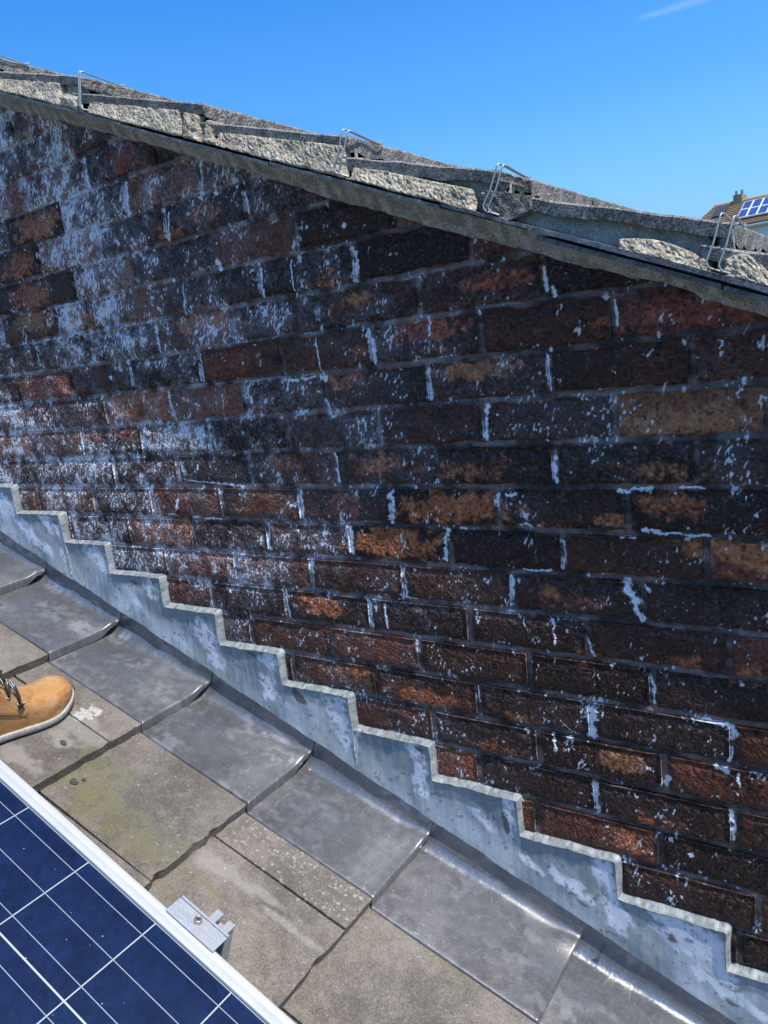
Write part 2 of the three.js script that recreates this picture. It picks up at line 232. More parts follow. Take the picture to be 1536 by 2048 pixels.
const wall = thing('brick_wall', 'soot-blackened brick gable wall with white lime streaks under the mortared verge', 'wall');
function brickGeo(x0, x1, y0, y1, s) {
  const zf = (h2(s, 1, 2) - .5) * .003, tx = (h2(s, 2, 2) - .5) * .012, ty = (h2(s, 3, 2) - .5) * .03, cx = (x0 + x1) / 2, cy = (y0 + y1) / 2;
  return slab(edged(x0, x1, 27, .0045), edged(y0, y1, 8, .0045), (x, y, i, j) => {
    const ex = i === 0 || i === 28 ? 1 : 0, ey = j === 0 || j === 9 ? 1 : 0;
    const jx = (fbm(x * 70, y * 70, s, 3) - .5) * .010, jy = (fbm(x * 60 + 9, y * 40, s + 5, 4) - .5) * .011;
    let X = x + (ex || i === 1 || i === 27 ? jx : 0) - ex * ey * Math.sign(x - cx) * .003, Y = y + (ey || j === 1 || j === 8 ? jy : 0) - ex * ey * Math.sign(y - cy) * .002;
    const lim = vergeY(X, -.068); if (Y > lim) Y = Math.max(lim, y0);
    return V3(X, Y, zf + tx * (x - cx) + ty * (y - cy) + (fbm(x * 28, y * 28, s + 3, 4) - .5) * .0046 - (ex || ey ? .0012 + .0062 * vn(x * 130, y * 130, s) : i === 1 || j === 1 || i === 27 || j === 8 ? .0026 * vn(x * 120, y * 120, s + 8) : 0));
  }, p => V3(p.x, p.y, -.03), (u, v, p) => wallUV(p.x, p.y));
}
for (let r = -12; r <= 20; r++) {
  const y1 = JY0 - r * JH - .0052, y0 = y1 - JH + .0104, a = PR[r];
  for (let k = 0; k < a.length - 1; k++) {
    const x0 = Math.max(a[k] + .0048, WX0 + .01), x1 = Math.min(a[k + 1] - .0048, WX1 - .01); if (x1 - x0 < .03) continue;
    if (y0 > vergeY(x0, -.075) || y1 < -.41 * x1 - 1.14) continue;
    part('brick', brickGeo(x0, x1, y0, y1, (r + 20) * 40 + k), brickMat, wall);
  }
}
{ // recessed pointing between the bricks, and the body of the wall behind it
  const lowY = x => -.41 * x - 1.36;
  part('mortar', sheet(lin(WX0, WX1, 420), lin(0, 1, 190), (x, t) => { const y = lerp(lowY(x), vergeY(x, -.066), t); return V3(x, y, -.0058 + (fbm(x * 32, y * 60, 91, 4) - .5) * .009); }, (u, v, p) => wallUV(p.x, p.y)), mortarMat, wall);
  const sh = new THREE.Shape([new THREE.Vector2(WX0, lowY(WX0) - 1.2), new THREE.Vector2(WX1, lowY(WX1) - .2), new THREE.Vector2(WX1, vergeY(WX1, -.068)), new THREE.Vector2(WX0, vergeY(WX0, -.068))]);
  const g = new THREE.ExtrudeGeometry(sh, { depth: .2, bevelEnabled: false }); g.translate(0, 0, -.216);
  part('wall_core', g, std({ color: new THREE.Color(.16, .09, .07), roughness: .95 }), wall);
}

// ------------------------------------------------------------------ verge of the upper roof
function grainTex(c1, c2, seed, sp = .5, w = 512, per = .4) { // speckled aggregate, w px = per metres
  return paint(w, w, (i, j, o) => { const a = fbm(i * .05, j * .05, seed, 4), b = vn(i * .45, j * .45, seed + 9), c = vn(i * .9, j * .9, seed + 19); let m = clamp(.5 + (a - .5) * 1.6 + (b - .5) * sp + (c - .5) * sp); for (let k = 0; k < 3; k++) o[k] = lerp(c1[k], c2[k], m); if (b > .87) for (let k = 0; k < 3; k++) o[k] *= 1.55; if (b < .1) for (let k = 0; k < 3; k++) o[k] *= .5; o[3] = .3 * a + .4 * b + .3 * c; });
}
const [vtMap, vtBump] = grainTex([.085, .077, .064], [.31, .28, .235], 201, 1.2);
const vTileMat = std({ map: vtMap, bumpMap: vtBump, bumpScale: .005, roughness: .95 });
const [bmMap, bmBump] = grainTex([.20, .172, .122], [.45, .395, .29], 231, 1.2);
const bedMat = std({ map: bmMap, bumpMap: bmBump, bumpScale: .003, roughness: .97 });
const [gmMap, gmBump] = grainTex([.13, .14, .115], [.27, .275, .235], 251, .6);
const greyBedMat = std({ map: gmMap, bumpMap: gmBump, bumpScale: .002, roughness: .97 });
const [fiMap, fiBump] = grainTex([.17, .155, .125], [.40, .37, .31], 271, .7);
const filletMat = std({ map: fiMap, bumpMap: fiBump, bumpScale: .003, roughness: .96 });
const [slMap, slBump] = grainTex([.05, .058, .065], [.16, .175, .18], 291, .6);
const slateMat = std({ map: slMap, bumpMap: slBump, bumpScale: .001, roughness: .6 });
const uroof = thing('upper_roof', 'old concrete tile roof edge bedded in crumbling mortar along the wall top', 'roof');
const vg = (x, h, z) => V3(x, vergeY(x, h), z);
const TAILS = [-2.60, -2.30, -2.0, -1.70, -1.40, -1.075, -.765, -.495, -.185, .115, .415];
const HT = .031, HH = -.002, TTH = .017;
for (let j = 1; j < TAILS.length; j++) {
  const xt = TAILS[j], xh = TAILS[j - 1] - .04, sl = (HT - HH) / (xt - TAILS[j - 1]);
  const cols = j === 7 ? [[.058, -.045, .006, .010], [-.047, -.345, 0, 0], [-.348, -.65, 0, 0]] : [[.058, -.245, 0, 0], [-.248, -.548, 0, 0], [-.551, -.85, 0, 0]];
  cols.forEach(([z1, z0, back, rot], c) => {
    const s = 400 + j * 7 + c, us = edged(xh, xt - back, 20, .005), vs = edged(z0, z1, 12, .005), nu = us.length, nv = vs.length;
    const g = slab(us, vs, (x, z, i, k) => {
      const e = (i === nu - 1 || k === nv - 1 || k === 0) ? 1 : 0, h = HH + sl * (x - TAILS[j - 1]);
      const rag = e ? (fbm(x * 60, z * 60, s, 3) - .5) * .007 : 0;
      return vg(x + (i === nu - 1 ? rag - rot * (z1 - z) : 0), h - e * .003 + (fbm(x * 40, z * 40, s + 1, 3) - .5) * .004, z + (k === nv - 1 ? rag : 0) - (z - z1) * 0);
    }, (p, i, k) => { const tail = i === nu - 1 ? 1 : 0, rib = tail ? .009 * Math.abs(Math.sin((p.z + .01) * Math.PI / .034)) : 0; return V3(p.x - (tail ? .003 : 0), p.y - TTH - rib + (fbm(p.x * 50, p.z * 50, s, 3) - .5) * .007, p.z - (k === nv - 1 ? .002 : 0)); }, (u, v) => [u * 2.5, v * 2.5], 2.5);
    const under = sheet(lin(xh, xt - .006, 8), lin(z0 + .004, z1 - .004, 4), (x, z) => vg(x, HH + sl * (x - TAILS[j - 1]) - TTH + .002, z), (u, v) => [u * 2.5, v * 2.5], true);
    part('roof_tile', mergeGeometries([g, under]), vTileMat, uroof);
  });
}
const tileBot = x => { let j = 1; while (j < TAILS.length - 1 && x > TAILS[j]) j++; return HH + (HT - HH) * (x - TAILS[j - 1]) / (TAILS[j] - TAILS[j - 1]) - TTH; };
function bedding(x0, x1, z0f, mat, topf = x => tileBot(x) + .003, s = 1, rough = 1) { // lumpy mortar between slate and tile
  const n = Math.max(10, Math.round((x1 - x0) / .0026));
  return part('bedding_mortar', sheet(lin(x0, x1, n), lin(0, 1, 18), (x, t) => {
    const e = Math.min((x - x0), (x1 - x)), end = sst(0, .006, e + (fbm(t * 6, x0 * 9, s, 2) - .5) * .006);
    const hb = -.039 + (fbm(x * 45, 3, s, 3) - .5) * .004, h = lerp(hb, topf(x), t);
    const nz = (fbm(x * 70, h * 70, s + 2, 4) - .5) * .0052 * rough + (fbm(x * 330, h * 330, s + 3, 3) - .5) * .0056 * rough;
    return vg(x, h, lerp(z0f(x, t) - .016, z0f(x, t) + nz, end) - (t > .97 ? .008 : 0) - (t < .03 ? .004 : 0));
  }, (u, v, p) => [u * 2.5, (p.y + VS * u) * 2.5]), mat, uroof);
}
const proud = (x, t) => lerp(.0735, .0565, Math.pow(t, .8));
bedding(-2.62, -2.01, proud, bedMat, undefined, 1); bedding(-2.0, -1.705, proud, bedMat, undefined, 2);
bedding(-1.70, -1.468, proud, bedMat, undefined, 3); bedding(-1.466, -1.41, (x, t) => lerp(.0725, .050, sst(.35, .62, t)), bedMat, undefined, 4);
bedding(-1.394, -1.135, proud, bedMat, undefined, 5); bedding(-1.132, -1.088, (x, t) => .074 - .016 * t, bedMat, x => tileBot(-1.1) - .002, 6, 1.6); bedding(-1.084, -1.055, (x, t) => .070 - .016 * t, bedMat, x => .004, 7, 1.8);
bedding(-1.05, -.772, (x, t) => proud(x, t) + .001, bedMat, undefined, 8, 1.3); bedding(-.766, -.545, (x, t) => lerp(.0745, .058, t), bedMat, x => Math.min(tileBot(x) + .002, -.012 + (x + .77) * .03), 9, 1.5);
bedding(-.768, -.505, () => .046, greyBedMat, undefined, 10, .6);
bedding(-.50, -.212, (x, t) => .049 - .004 * t, greyBedMat, undefined, 11, .6);
bedding(-.335, -.214, (x, t) => .073 - .014 * t, bedMat, x => -.026 + .012 * Math.sin(clamp((x + .335) / .121) * 3.1) , 12, 1.4);
bedding(-.208, .10, (x, t) => .053 - .003 * t, greyBedMat, undefined, 13, 1.2);
bedding(-.20, -.10, (x, t) => .074 - .015 * t, bedMat, x => -.022 + .018 * Math.max(0, Math.sin((x + .2) * 55)), 14, 1.7); bedding(-.095, .1, (x, t) => .073 - .014 * t, bedMat, x => -.03 + .006 * Math.sin(x * 60), 15, 1.4);
bedding(.12, .41, proud, bedMat, undefined, 16);
{ // broken lip of tile hanging by the third clip
  const g = slab(edged(-.525, -.455, 10, .004), edged(0, 1, 6, .06), (x, t, i, j) => { const top = -.001 + (x + .51) * .1, bot = lerp(-.040, top - .018, Math.abs((x + .497) / .042) ** 1.3 * .95); return vg(x, lerp(Math.min(bot, top - .004), top, t), .066 + (fbm(x * 120, t * 8, 77, 3) - .5) * .007); }, p => V3(p.x, p.y, .045), (u, v) => [u * 2.5, v * .15], 2.5);
  part('tile_lip', g, vTileMat, uroof);
}
// two layers of undercloak slate under the bedding, sagging slightly out of line
[[-2.7, -2.21, 0], [-2.205, -1.70, .001], [-1.695, -1.29, -.001], [-1.285, -.93, -.004], [-.925, -.60, -.002], [-.597, -.463, .001]].forEach(([a, b, d], k) => part('undercloak_slate', slab(edged(a, b, 30, .003), edged(-.10, .0735, 4, .002), (x, z, i, j) => vg(x, -.0395 + d + (fbm(x * 9, 1, 300 + k, 2) - .5) * .003 + (fbm(x * 90, z * 90, 310 + k, 3) - .5) * .0014, z + (j === 6 ? (fbm(x * 120, 4, 320 + k, 3) - .5) * .005 : 0)), p => V3(p.x, p.y - .0055, p.z), (u, v) => [u * 2.5, v * 2.5], 2.5), slateMat, uroof));
[[-.46, .6, .001, .0740, 0], [-.45, -.2, -.0105, .062, 1], [-.197, .6, -.0115, .064, 2]].forEach(([a, b, d, zz, k]) => part('undercloak_slate', slab(edged(a, b, 40, .003), edged(-.10, zz, 4, .002), (x, z, i, j) => vg(x, -.0395 + d + (fbm(x * 7, 2, 330 + k, 2) - .5) * .003 + (fbm(x * 90, z * 90, 340 + k, 3) - .5) * .0014, z + (j === 6 ? (fbm(x * 120, 4, 350 + k, 3) - .5) * .004 : 0)), p => V3(p.x, p.y - .0072, p.z), (u, v) => [u * 2.5, v * 2.5], 2.5), slateMat, uroof));
// cement fillet closing the top of the wall under the slates
part('cement_fillet', sheet(lin(-2.72, .55, 700), lin(0, 1, 16), (x, t) => {
  const hb = -.079 + (fbm(x * 7, 1, 361, 3) - .5) * .022 + (fbm(x * 60, 2, 362, 3) - .5) * .006, h = lerp(hb, -.047, t);
  return vg(x, h, (t < .01 ? -.012 : .0035 + .016 * t) + (fbm(x * 60, h * 60, 363, 4) - .5) * .004);
}, (u, v, p) => [u * 2.5, (p.y + VS * u) * 2.5]), filletMat, uroof);
{ // closed body of the roof behind the verge
  const sh = new THREE.Shape([new THREE.Vector2(-2.72, vergeY(-2.72, -.066)), new THREE.Vector2(.55, vergeY(.55, -.066)), new THREE.Vector2(.55, vergeY(.55, -.022)), new THREE.Vector2(-2.72, vergeY(-2.72, -.022))]);
  const g = new THREE.ExtrudeGeometry(sh, { depth: .83, bevelEnabled: false }); g.translate(0, 0, -.84); part('roof_boarding', g, std({ color: new THREE.Color(.12, .10, .08), roughness: .95 }), uroof);
}
// wire clips hooked over the tile tails
const wireMat = std({ color: new THREE.Color(.40, .40, .38), metalness: .7, roughness: .5 });
[[-1.697, .002, 4, 'bent galvanised wire clip sticking up at the high end of the verge'], [-1.391, .006, 4, 'narrow upright wire clip over the V-shaped gap in the bedding mortar'], [-.772, .020, 10, 'wire clip looped over the tile between two sandy mortar beds'], [-.508, .024, 8, 'wire clip hooked round the hanging broken tile lip'], [-.199, .017, 15, 'wide wire clip beside the pale crumbled mortar at the low end']].forEach(([x, lean, gap, label]) => {
  const c = thing('tile_clip', label, 'wire clip', 'wire clips along the verge');
  const w = (dx, sgn) => { const g = gap / 1000 * sgn; return tube([vg(x + g - lean * .5 + .012, -.034, .068), vg(x + g - lean * .5 + .003, -.033, .075), vg(x + g - lean * .5, -.026, .0765), vg(x + g, .0, .0735), vg(x + g + lean * .45, .033, .0695), vg(x + g + lean * .5 + .001, .0385, .066), vg(x + g + lean * .5 + .003, .0385, .060), vg(x + lean * .5 + g * .8, .0345, .012), vg(x + lean * .5 + g * .7, .031, -.028), vg(x + lean * .5 + g * .6, .035, -.042)], .0014, 70, 7, .25); };
  part('wire', w(0, -.5), wireMat, c); part('wire', w(0, .5), wireMat, c);
  part('hook', tube([vg(x - gap / 2000 - lean * .5 + .012, -.034, .068), vg(x - lean * .5 + .014, -.0345, .064), vg(x + gap / 2000 - lean * .5 + .012, -.034, .068)], .0014, 12, 7), wireMat, c);
});

// ------------------------------------------------------------------ lead: stepped flashing and soakers
const RISER = { 5: -2.60, 6: -2.42, 7: -2.235, 8: -2.053, 9: -1.853, 10: -1.685, 11: -1.495, 12: -1.32, 13: -1.141, 14: -.957, 15: -.77, 16: -.587, 17: -.405, 18: -.225, 19: -.042, 20: .14, 21: .32 };
const FH = -1.2655;                                             // foot of the flashing: y = -.41 x + FH
const FX0 = -2.3, FX1 = .1, FH0 = -1.33, FH1 = -1.03, FW = 2048, FHH = 256;
const mPale = new Mask(FX0, FX1, FH0, FH1, FW, FHH), mDark = new Mask(FX0, FX1, FH0, FH1, FW, FHH);
const fp = (px, py) => { const p = wp(px, py, .016); return [p[0], p[1] + .41 * p[0]]; };
[[10, 1010, .04, .03], [60, 1065, .05, .02], [95, 1045, .035, .022], [85, 1090, .035, .012], [125, 1110, .02, .02], [185, 1105, .035, .02], [200, 1130, .02, .02], [300, 1175, .022, .026], [270, 1200, .02, .014], [410, 1270, .035, .024], [425, 1310, .025, .022], [540, 1325, .026, .026], [535, 1375, .022, .025], [665, 1410, .032, .022], [690, 1460, .025, .04], [665, 1440, .03, .02], [825, 1500, .018, .014], [835, 1540, .016, .035], [845, 1580, .012, .02], [1010, 1600, .016, .02], [1015, 1630, .012, .03], [960, 1640, .03, .012], [1210, 1760, .016, .035], [1215, 1800, .013, .03], [1140, 1770, .03, .012], [1060, 1730, .02, .008], [1330, 1840, .045, .018], [1400, 1870, .045, .022], [1370, 1890, .04, .018], [1430, 1930, .03, .02], [1460, 1990, .05, .012], [1230, 1830, .02, .03]]
  .forEach(([a, b, rx, ry], k) => { const p = fp(a, b); mPale.blob(p[0], p[1], rx * 1.05, ry * 1.1, .9, 400 + k, 1.2, .35, 55); });
[[600, 1395, .016, .014], [590, 1385, .01, .02], [835, 1500, .008, .005], [375, 1245, .003, .008], [1010, 1650, .006, .02], [985, 1640, .003, .012], [110, 1045, .01, .004], [1345, 1880, .01, .008], [505, 1310, .012, .004], [265, 1165, .014, .006]]
  .forEach(([a, b, rx, ry], k) => { const p = fp(a, b); mDark.blob(p[0], p[1], rx, ry, 1, 440 + k, .8, .2, 90); });
const [flMap, flBump] = paint(FW, FHH, (i, j, o) => {
  const x = FX0 + (i + .5) / FW * (FX1 - FX0), h = FH0 + (j + .5) / FHH * (FH1 - FH0), y = h - .41 * x;
  const n1 = fbm(x * 11, y * 11, 501, 4), st = fbm(x * 150, y * 9, 502, 4), n2 = fbm(x * 90, y * 90, 503, 4), n3 = fbm(x * 400, y * 400, 504, 2);
  let m = clamp(.5 + (n1 - .5) * 1.5 + (st - .5) * .7);
  let c = [lerp(.17, .46, m), lerp(.215, .51, m), lerp(.235, .53, m)];
  const gr = sst(.5, .66, fbm(x * 17, y * 17, 505, 3)) * .5; c = [lerp(c[0], .33, gr), lerp(c[1], .36, gr), lerp(c[2], .32, gr)];
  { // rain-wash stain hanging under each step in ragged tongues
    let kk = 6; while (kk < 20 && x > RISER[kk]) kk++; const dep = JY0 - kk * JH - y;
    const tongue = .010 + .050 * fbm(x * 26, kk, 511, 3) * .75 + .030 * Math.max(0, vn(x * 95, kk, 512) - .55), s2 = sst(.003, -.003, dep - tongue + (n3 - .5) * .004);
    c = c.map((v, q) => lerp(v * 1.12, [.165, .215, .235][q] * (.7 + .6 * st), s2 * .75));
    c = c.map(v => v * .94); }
  const k = j * FW + i; let p = clamp(mPale.d[k]) * sst(.28, .5, n2 * .75 + st * .3) ; c = [lerp(c[0], .64, p), lerp(c[1], .68, p), lerp(c[2], .73, p)];
  const sp = sst(.70, .76, n2) * .7; c = c.map((v, q) => lerp(v, [.12, .15, .17][q], sp));
  const d = clamp(mDark.d[k]); c = [lerp(c[0], .075, d * .85), lerp(c[1], .062, d * .85), lerp(c[2], .06, d * .85)];
  for (let q = 0; q < 3; q++) o[q] = c[q] * (.88 + .24 * n3); o[3] = .4 * n1 + .3 * n2 + .2 * p + .1 * n3;
});
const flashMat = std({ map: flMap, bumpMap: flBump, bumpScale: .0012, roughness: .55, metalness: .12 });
const [weMap, weBump] = paint(1024, 64, (i, j, o) => { const a = fbm(i * .03, j * .08, 521, 4), b = fbm(i * .2, j * .12, 522, 3), d = sst(.60, .74, b) * .5; const m = clamp(.5 + (a - .5) * 1.8); const c = [lerp(.17, .40, m), lerp(.19, .42, m), lerp(.185, .40, m)]; for (let q = 0; q < 3; q++) o[q] = lerp(c[q], [.10, .095, .09][q], d); o[3] = b; });
const weltMat = std({ map: weMap, bumpMap: weBump, bumpScale: .0005, roughness: .6, metalness: .1 });
const flUV = (x, y) => [(x - FX0) / (FX1 - FX0), (y + .41 * x - FH0) / (FH1 - FH0)];
function flashing(k0, k1, lift, label) {
  const f = thing('stepped_flashing', label, 'lead flashing', 'stepped lead flashing along the wall'), geos = [], path = [];
  const zAt = (x, y) => .0125 + lift + (fbm(x * 13, y * 13, 531, 3) - .5) * .006 + (fbm(x * 38, y * 30, 532, 2) - .5) * .0028 + clamp((FH + .06 - (y + .41 * x)) / .06) * .0035;
  for (let k = k0; k <= k1; k++) {
    const xa = RISER[k - 1], xb = RISER[k], y = JY0 - k * JH + (h2(k, 1, 8) - .5) * .004;
    path.push([xa, y], [xb, y]);
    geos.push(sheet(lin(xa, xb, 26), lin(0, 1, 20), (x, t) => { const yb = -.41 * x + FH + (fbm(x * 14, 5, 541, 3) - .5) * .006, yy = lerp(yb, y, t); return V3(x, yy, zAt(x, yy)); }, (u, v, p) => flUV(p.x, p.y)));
  }
  const yEnd = -.41 * RISER[k1] + FH + .012; path.push([RISER[k1], Math.min(path[path.length - 1][1] - .02, yEnd)]);
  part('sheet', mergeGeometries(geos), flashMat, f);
  { // visible thickness along the foot
    const xa = RISER[k0 - 1], xb = RISER[k1];
    part('foot_edge', sheet(lin(xa, xb, 26 * (k1 - k0 + 1)), [0, 1], (x, t) => { const yb = -.41 * x + FH + (fbm(x * 14, 5, 541, 3) - .5) * .006; return V3(x, yb + .0003 * t, zAt(x, yb) - .0035 * (1 - t)); }, (u, v, p) => flUV(p.x, p.y)), flashMat, f); }
  // rounded zigzag path, swept with the rolled edge and the turn-in above it
  const P = []; const rr = .0026;
  for (let i = 0; i < path.length; i++) {
    const a = path[i]; if (i === 0 || i === path.length - 1) { P.push(a); continue; }
    const b = path[i - 1], c = path[i + 1], d1 = Math.hypot(a[0] - b[0], a[1] - b[1]), d2 = Math.hypot(c[0] - a[0], c[1] - a[1]);
    const s = [a[0] + (b[0] - a[0]) * rr / d1, a[1] + (b[1] - a[1]) * rr / d1], e = [a[0] + (c[0] - a[0]) * rr / d2, a[1] + (c[1] - a[1]) * rr / d2];
    for (let q = 0; q <= 4; q++) { const t = q / 4; P.push([(1 - t) ** 2 * s[0] + 2 * t * (1 - t) * a[0] + t * t * e[0], (1 - t) ** 2 * s[1] + 2 * t * (1 - t) * a[1] + t * t * e[1]]); }
  }
  const Q = []; for (let i = 0; i < P.length - 1; i++) { const d = Math.hypot(P[i + 1][0] - P[i][0], P[i + 1][1] - P[i][1]), n = Math.max(1, Math.round(d / .006)); for (let q = 0; q < n; q++) Q.push([lerp(P[i][0], P[i + 1][0], q / n), lerp(P[i][1], P[i + 1][1], q / n)]); } Q.push(P[P.length - 1]);
  const prof = [[-.0019, .0118], [-.0018, .0146], [-.0010, .0158], [.0001, .0160], [.0009, .0152], [.0013, .0132], [.0015, .0100], [.0028, .0078], [.0046, .0060], [.0052, .0030], [.0054, -.006]];
  let len = 0; const L = Q.map((q, i) => i ? len += Math.hypot(q[0] - Q[i - 1][0], q[1] - Q[i - 1][1]) : 0);
  part('rolled_edge', sheet(Q.map((_, i) => i), prof.map((_, i) => i), (i, j) => {
    const a = Q[Math.max(0, i - 1)], b = Q[Math.min(Q.length - 1, i + 1)], dx = b[0] - a[0], dy = b[1] - a[1], l = Math.hypot(dx, dy) || 1, nx = -dy / l, ny = dx / l;
    const wob = (fbm(Q[i][0] * 110, Q[i][1] * 22, 551, 2) - .5) * .0036, lump = 1 + (vn(Q[i][0] * 24, Q[i][1] * 24, 552) - .5) * .5;
    const o = prof[j][0] * lump + wob, z = prof[j][1] > 0 ? prof[j][1] * (.93 + .14 * vn(Q[i][0] * 20, Q[i][1] * 20, 553)) + lift + (fbm(Q[i][0] * 13, Q[i][1] * 13, 531, 3) - .5) * .006 : -.006;
    return V3(Q[i][0] + nx * o, Q[i][1] + ny * o, z);
  }, (i, j) => [L[i] * 4, j * .05 + L[i] * .3], true), weltMat, f);
}
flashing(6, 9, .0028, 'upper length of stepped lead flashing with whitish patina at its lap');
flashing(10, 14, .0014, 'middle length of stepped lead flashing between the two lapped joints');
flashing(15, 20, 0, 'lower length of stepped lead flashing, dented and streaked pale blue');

// soakers: new lead dressed over the tiles beside the wall
const TU = [-3.12, -2.80, -2.475, -2.152, -1.836, -1.504, -1.183, -.866, -.526, -.205, .12, .44, .76, 1.08];
const LV = .2165, TT = .026;                                   // outer edge of the lead, tile thickness
const LW = 1024, LHH = 1024, mScr = new Mask(0, 1, 0, 1, LW, LHH), mScu = new Mask(0, 1, 0, 1, 512, 512);
{ const R = rng(77);
  for (let k = 0; k < 90; k++) { const x = R(), y = R(), a = (R() - .5) * 2.4 + (R() < .6 ? .6 : 2.2), l = .006 + .035 * R() * R(); mScr.stroke(x, y, x + Math.cos(a) * l, y + Math.sin(a) * l, .0009 + .0008 * R(), .4 + .6 * R(), k, .5); }
  for (let k = 0; k < 110; k++) mScu.blob(R(), R(), .01 + .05 * R(), .008 + .03 * R(), .3 + .6 * R(), k, 1.1, .5, 22); }
const [leMap, leBump] = paint(LW, LHH, (i, j, o) => { const x = i / LW, y = j / LHH, a = fbm(x * 7, y * 7, 601, 4), b = fbm(x * 60, y * 60, 602, 3), c = fbm(x * 300, y * 300, 603, 2), sc = mScr.d[j * LW + i], su = mScu.d[(j >> 1) * 512 + (i >> 1)]; const dust = sst(.66, .74, c) * .5; let v = lerp(.165, .265, a) * (.85 + .3 * b); v = lerp(v, .46, su * sst(.35, .65, b) * .7); v = lerp(v, .55, Math.max(dust * .45, sc * .5)); o[0] = v * 1.01; o[1] = v; o[2] = v * .985; o[3] = .5 * a + .2 * b + .12 * c + .15 * sc; });
const [, leRough] = paint(512, 512, (i, j, o) => { const x = i / 512, y = j / 512, a = fbm(x * 9, y * 9, 611, 4), b = fbm(x * 70, y * 70, 612, 3); o[3] = clamp(.37 + (a - .5) * .8 + (b - .5) * .25, .18, .75); });
const leadMat = std({ map: leMap, bumpMap: leBump, bumpScale: .0012, roughness: 1, roughnessMap: leRough, metalness: .62 });
const LROT = [[.1, .3], [.6, .1], [.35, .75], [.8, .55], [.05, .85], [.5, .45], [.25, .15], [.7, .9], [.15, .6], [.9, .2], [.4, .05], [.65, .7], [.3, .4]];
const SOAK = { 2: 'lead soaker tucked highest up the slope above the others', 10: 'lead soaker below the torn sliver, lowest on the slope', 3: 'lead soaker at the top end, cut by a pale drip edge', 4: 'lead soaker above the tan boot with a scratched dark face', 5: 'lead soaker beside the tile with the white splash', 6: 'lead soaker next to the mossy green tile', 7: 'lead soaker with one white dropping near its drip edge', 8: 'lead soaker above the torn sliver of lead, scuffed shiny', 9: 'lead soaker with a torn sliver standing at its fold' };
function soaker(k) {
  const ut = TU[k], up = TU[k - 1], g = ut - up, s = 620 + k, t = thing('lead_soaker', SOAK[k] || 'lead soaker beyond the ends of the stepped flashing', 'lead soaker', 'lead soakers along the wall foot');
  const us = [...lin(up - .03, ut - .006, 34), ut - .0045, ut - .0025, ut - .0009, ut + .0004, ut + .0012, ut + .0018, ut + .002], drop = [0.0001, .0006, .0018, .0042, .010, .018, TT - .0016], n0 = 35;
  // cross profile: [v, n(height), which 0 flat .. 1 upstand]
  const prof = [[LV, -.016, 0], [LV, -.006, 0], [LV - .001, -.0016, 0], [LV - .004, 0, 0], ...lin(LV - .012, .034, 22).map(v => [v, 0, 0])];
  for (let q = 1; q <= 8; q++) { const a = q / 8 * Math.PI / 2; prof.push([.034 - .026 * Math.sin(a), .026 * (1 - Math.cos(a)), q / 8]); }
  for (const n of [.034, .044, .055, .066, .078, .09]) prof.push([.008, n, 1]);
  let arc = 0; prof.forEach((q, i) => { if (i) arc += Math.hypot(q[0] - prof[i - 1][0], q[1] - prof[i - 1][1]); q[3] = arc; });
  const geo = sheet(us, prof.map((_, i) => i), (u, j, i) => {
    const [v, n, w] = prof[j], f = (u - up) / g, lay = -TT / 2 + TT * clamp(f, -.1, 1), d = i >= n0 - 0 ? drop[Math.min(6, i - n0)] : 0;
    const big = (fbm(u * 9, v * 11, s, 3) - .5) * .0062 * sst(LV, LV - .03, v), sm = (fbm(u * 45, v * 45, s + 1, 2) - .5) * .0012;
    const edgeLift = sst(.07, .03, v) * sst(ut - .06, ut, u) * .011;
    const flare = (1 - w) * (big + sm + edgeLift);
    const N = lay * (1 - w * .75) + n + flare - d * (1 - w) * (1 - .45 * sst(.075, .035, v)) - (w > 0 && w < 1 ? 0 : 0);
    const Z = v + w * (.0005 + .0055 * clamp(f, 0, 1)) + w * big * .7 - d * w * .28;
    return roof(u + (w ? (vn(n * 40, k, 3) - .5) * .004 * sst(ut - .03, ut, u) : (fbm(v * 20, k, 641, 2) - .5) * .0025 * sst(ut - .03, ut, u)), Z, N);
  }, (u, j) => [(u - up) * 1.1 + LROT[k % 13][0], prof[j][3] * 1.1 + LROT[k % 13][1]]);
  part('lead_sheet', geo, leadMat, t);
  return t;
}
for (let k = 2; k <= 10; k++) {
  const t = soaker(k);
  if (k === 9) { const p = [.018, -.49]; part('torn_sliver', sheet(lin(0, 1, 6), lin(-1, 1, 4), (a, b) => roof(-.488 + b * .006 * (1 - a) + a * .006, .024 + a * .004, -.004 + a * .022 + b * b * .001), (u, v) => [u * .02, v * .02]), leadMat, t); }
}

// ------------------------------------------------------------------ lower roof of flat concrete tiles
const RX0 = -2.3, RX1 = .1, RV0 = .18, RV1 = .93, RW = 2048, RH = 640;
const mMoss = new Mask(RX0, RX1, RV0, RV1, 1024, 320), mLime = new Mask(RX0, RX1, RV0, RV1, RW, RH), mPal = new Mask(RX0, RX1, RV0, RV1, 1024, 320), mGrit = new Mask(RX0, RX1, RV0, RV1, 1024, 320);
const at = (m, px, py, rx, rv, a, s, ...q) => { const p = rp(px, py); m.blob(p[0], p[1], rx, rv, a, s, ...q); };
[[180, 1590, .06, .04, 1], [230, 1630, .08, .035, .9], [205, 1530, .07, .025, .8], [280, 1690, .07, .03, .7], [340, 1700, .06, .02, .4], [865, 1870, .07, .008, 1], [905, 1905, .06, .007, .9], [800, 1845, .03, .006, .8], [420, 1770, .05, .006, .7], [500, 1830, .06, .004, .7], [560, 1880, .04, .004, .6], [370, 1740, .03, .02, .4], [890, 1925, .05, .012, .7], [330, 1790, .05, .02, .35]].forEach(([a, b, c, d, e], k) => at(mMoss, a, b, c, d, e, 700 + k, .9, .5, 30));
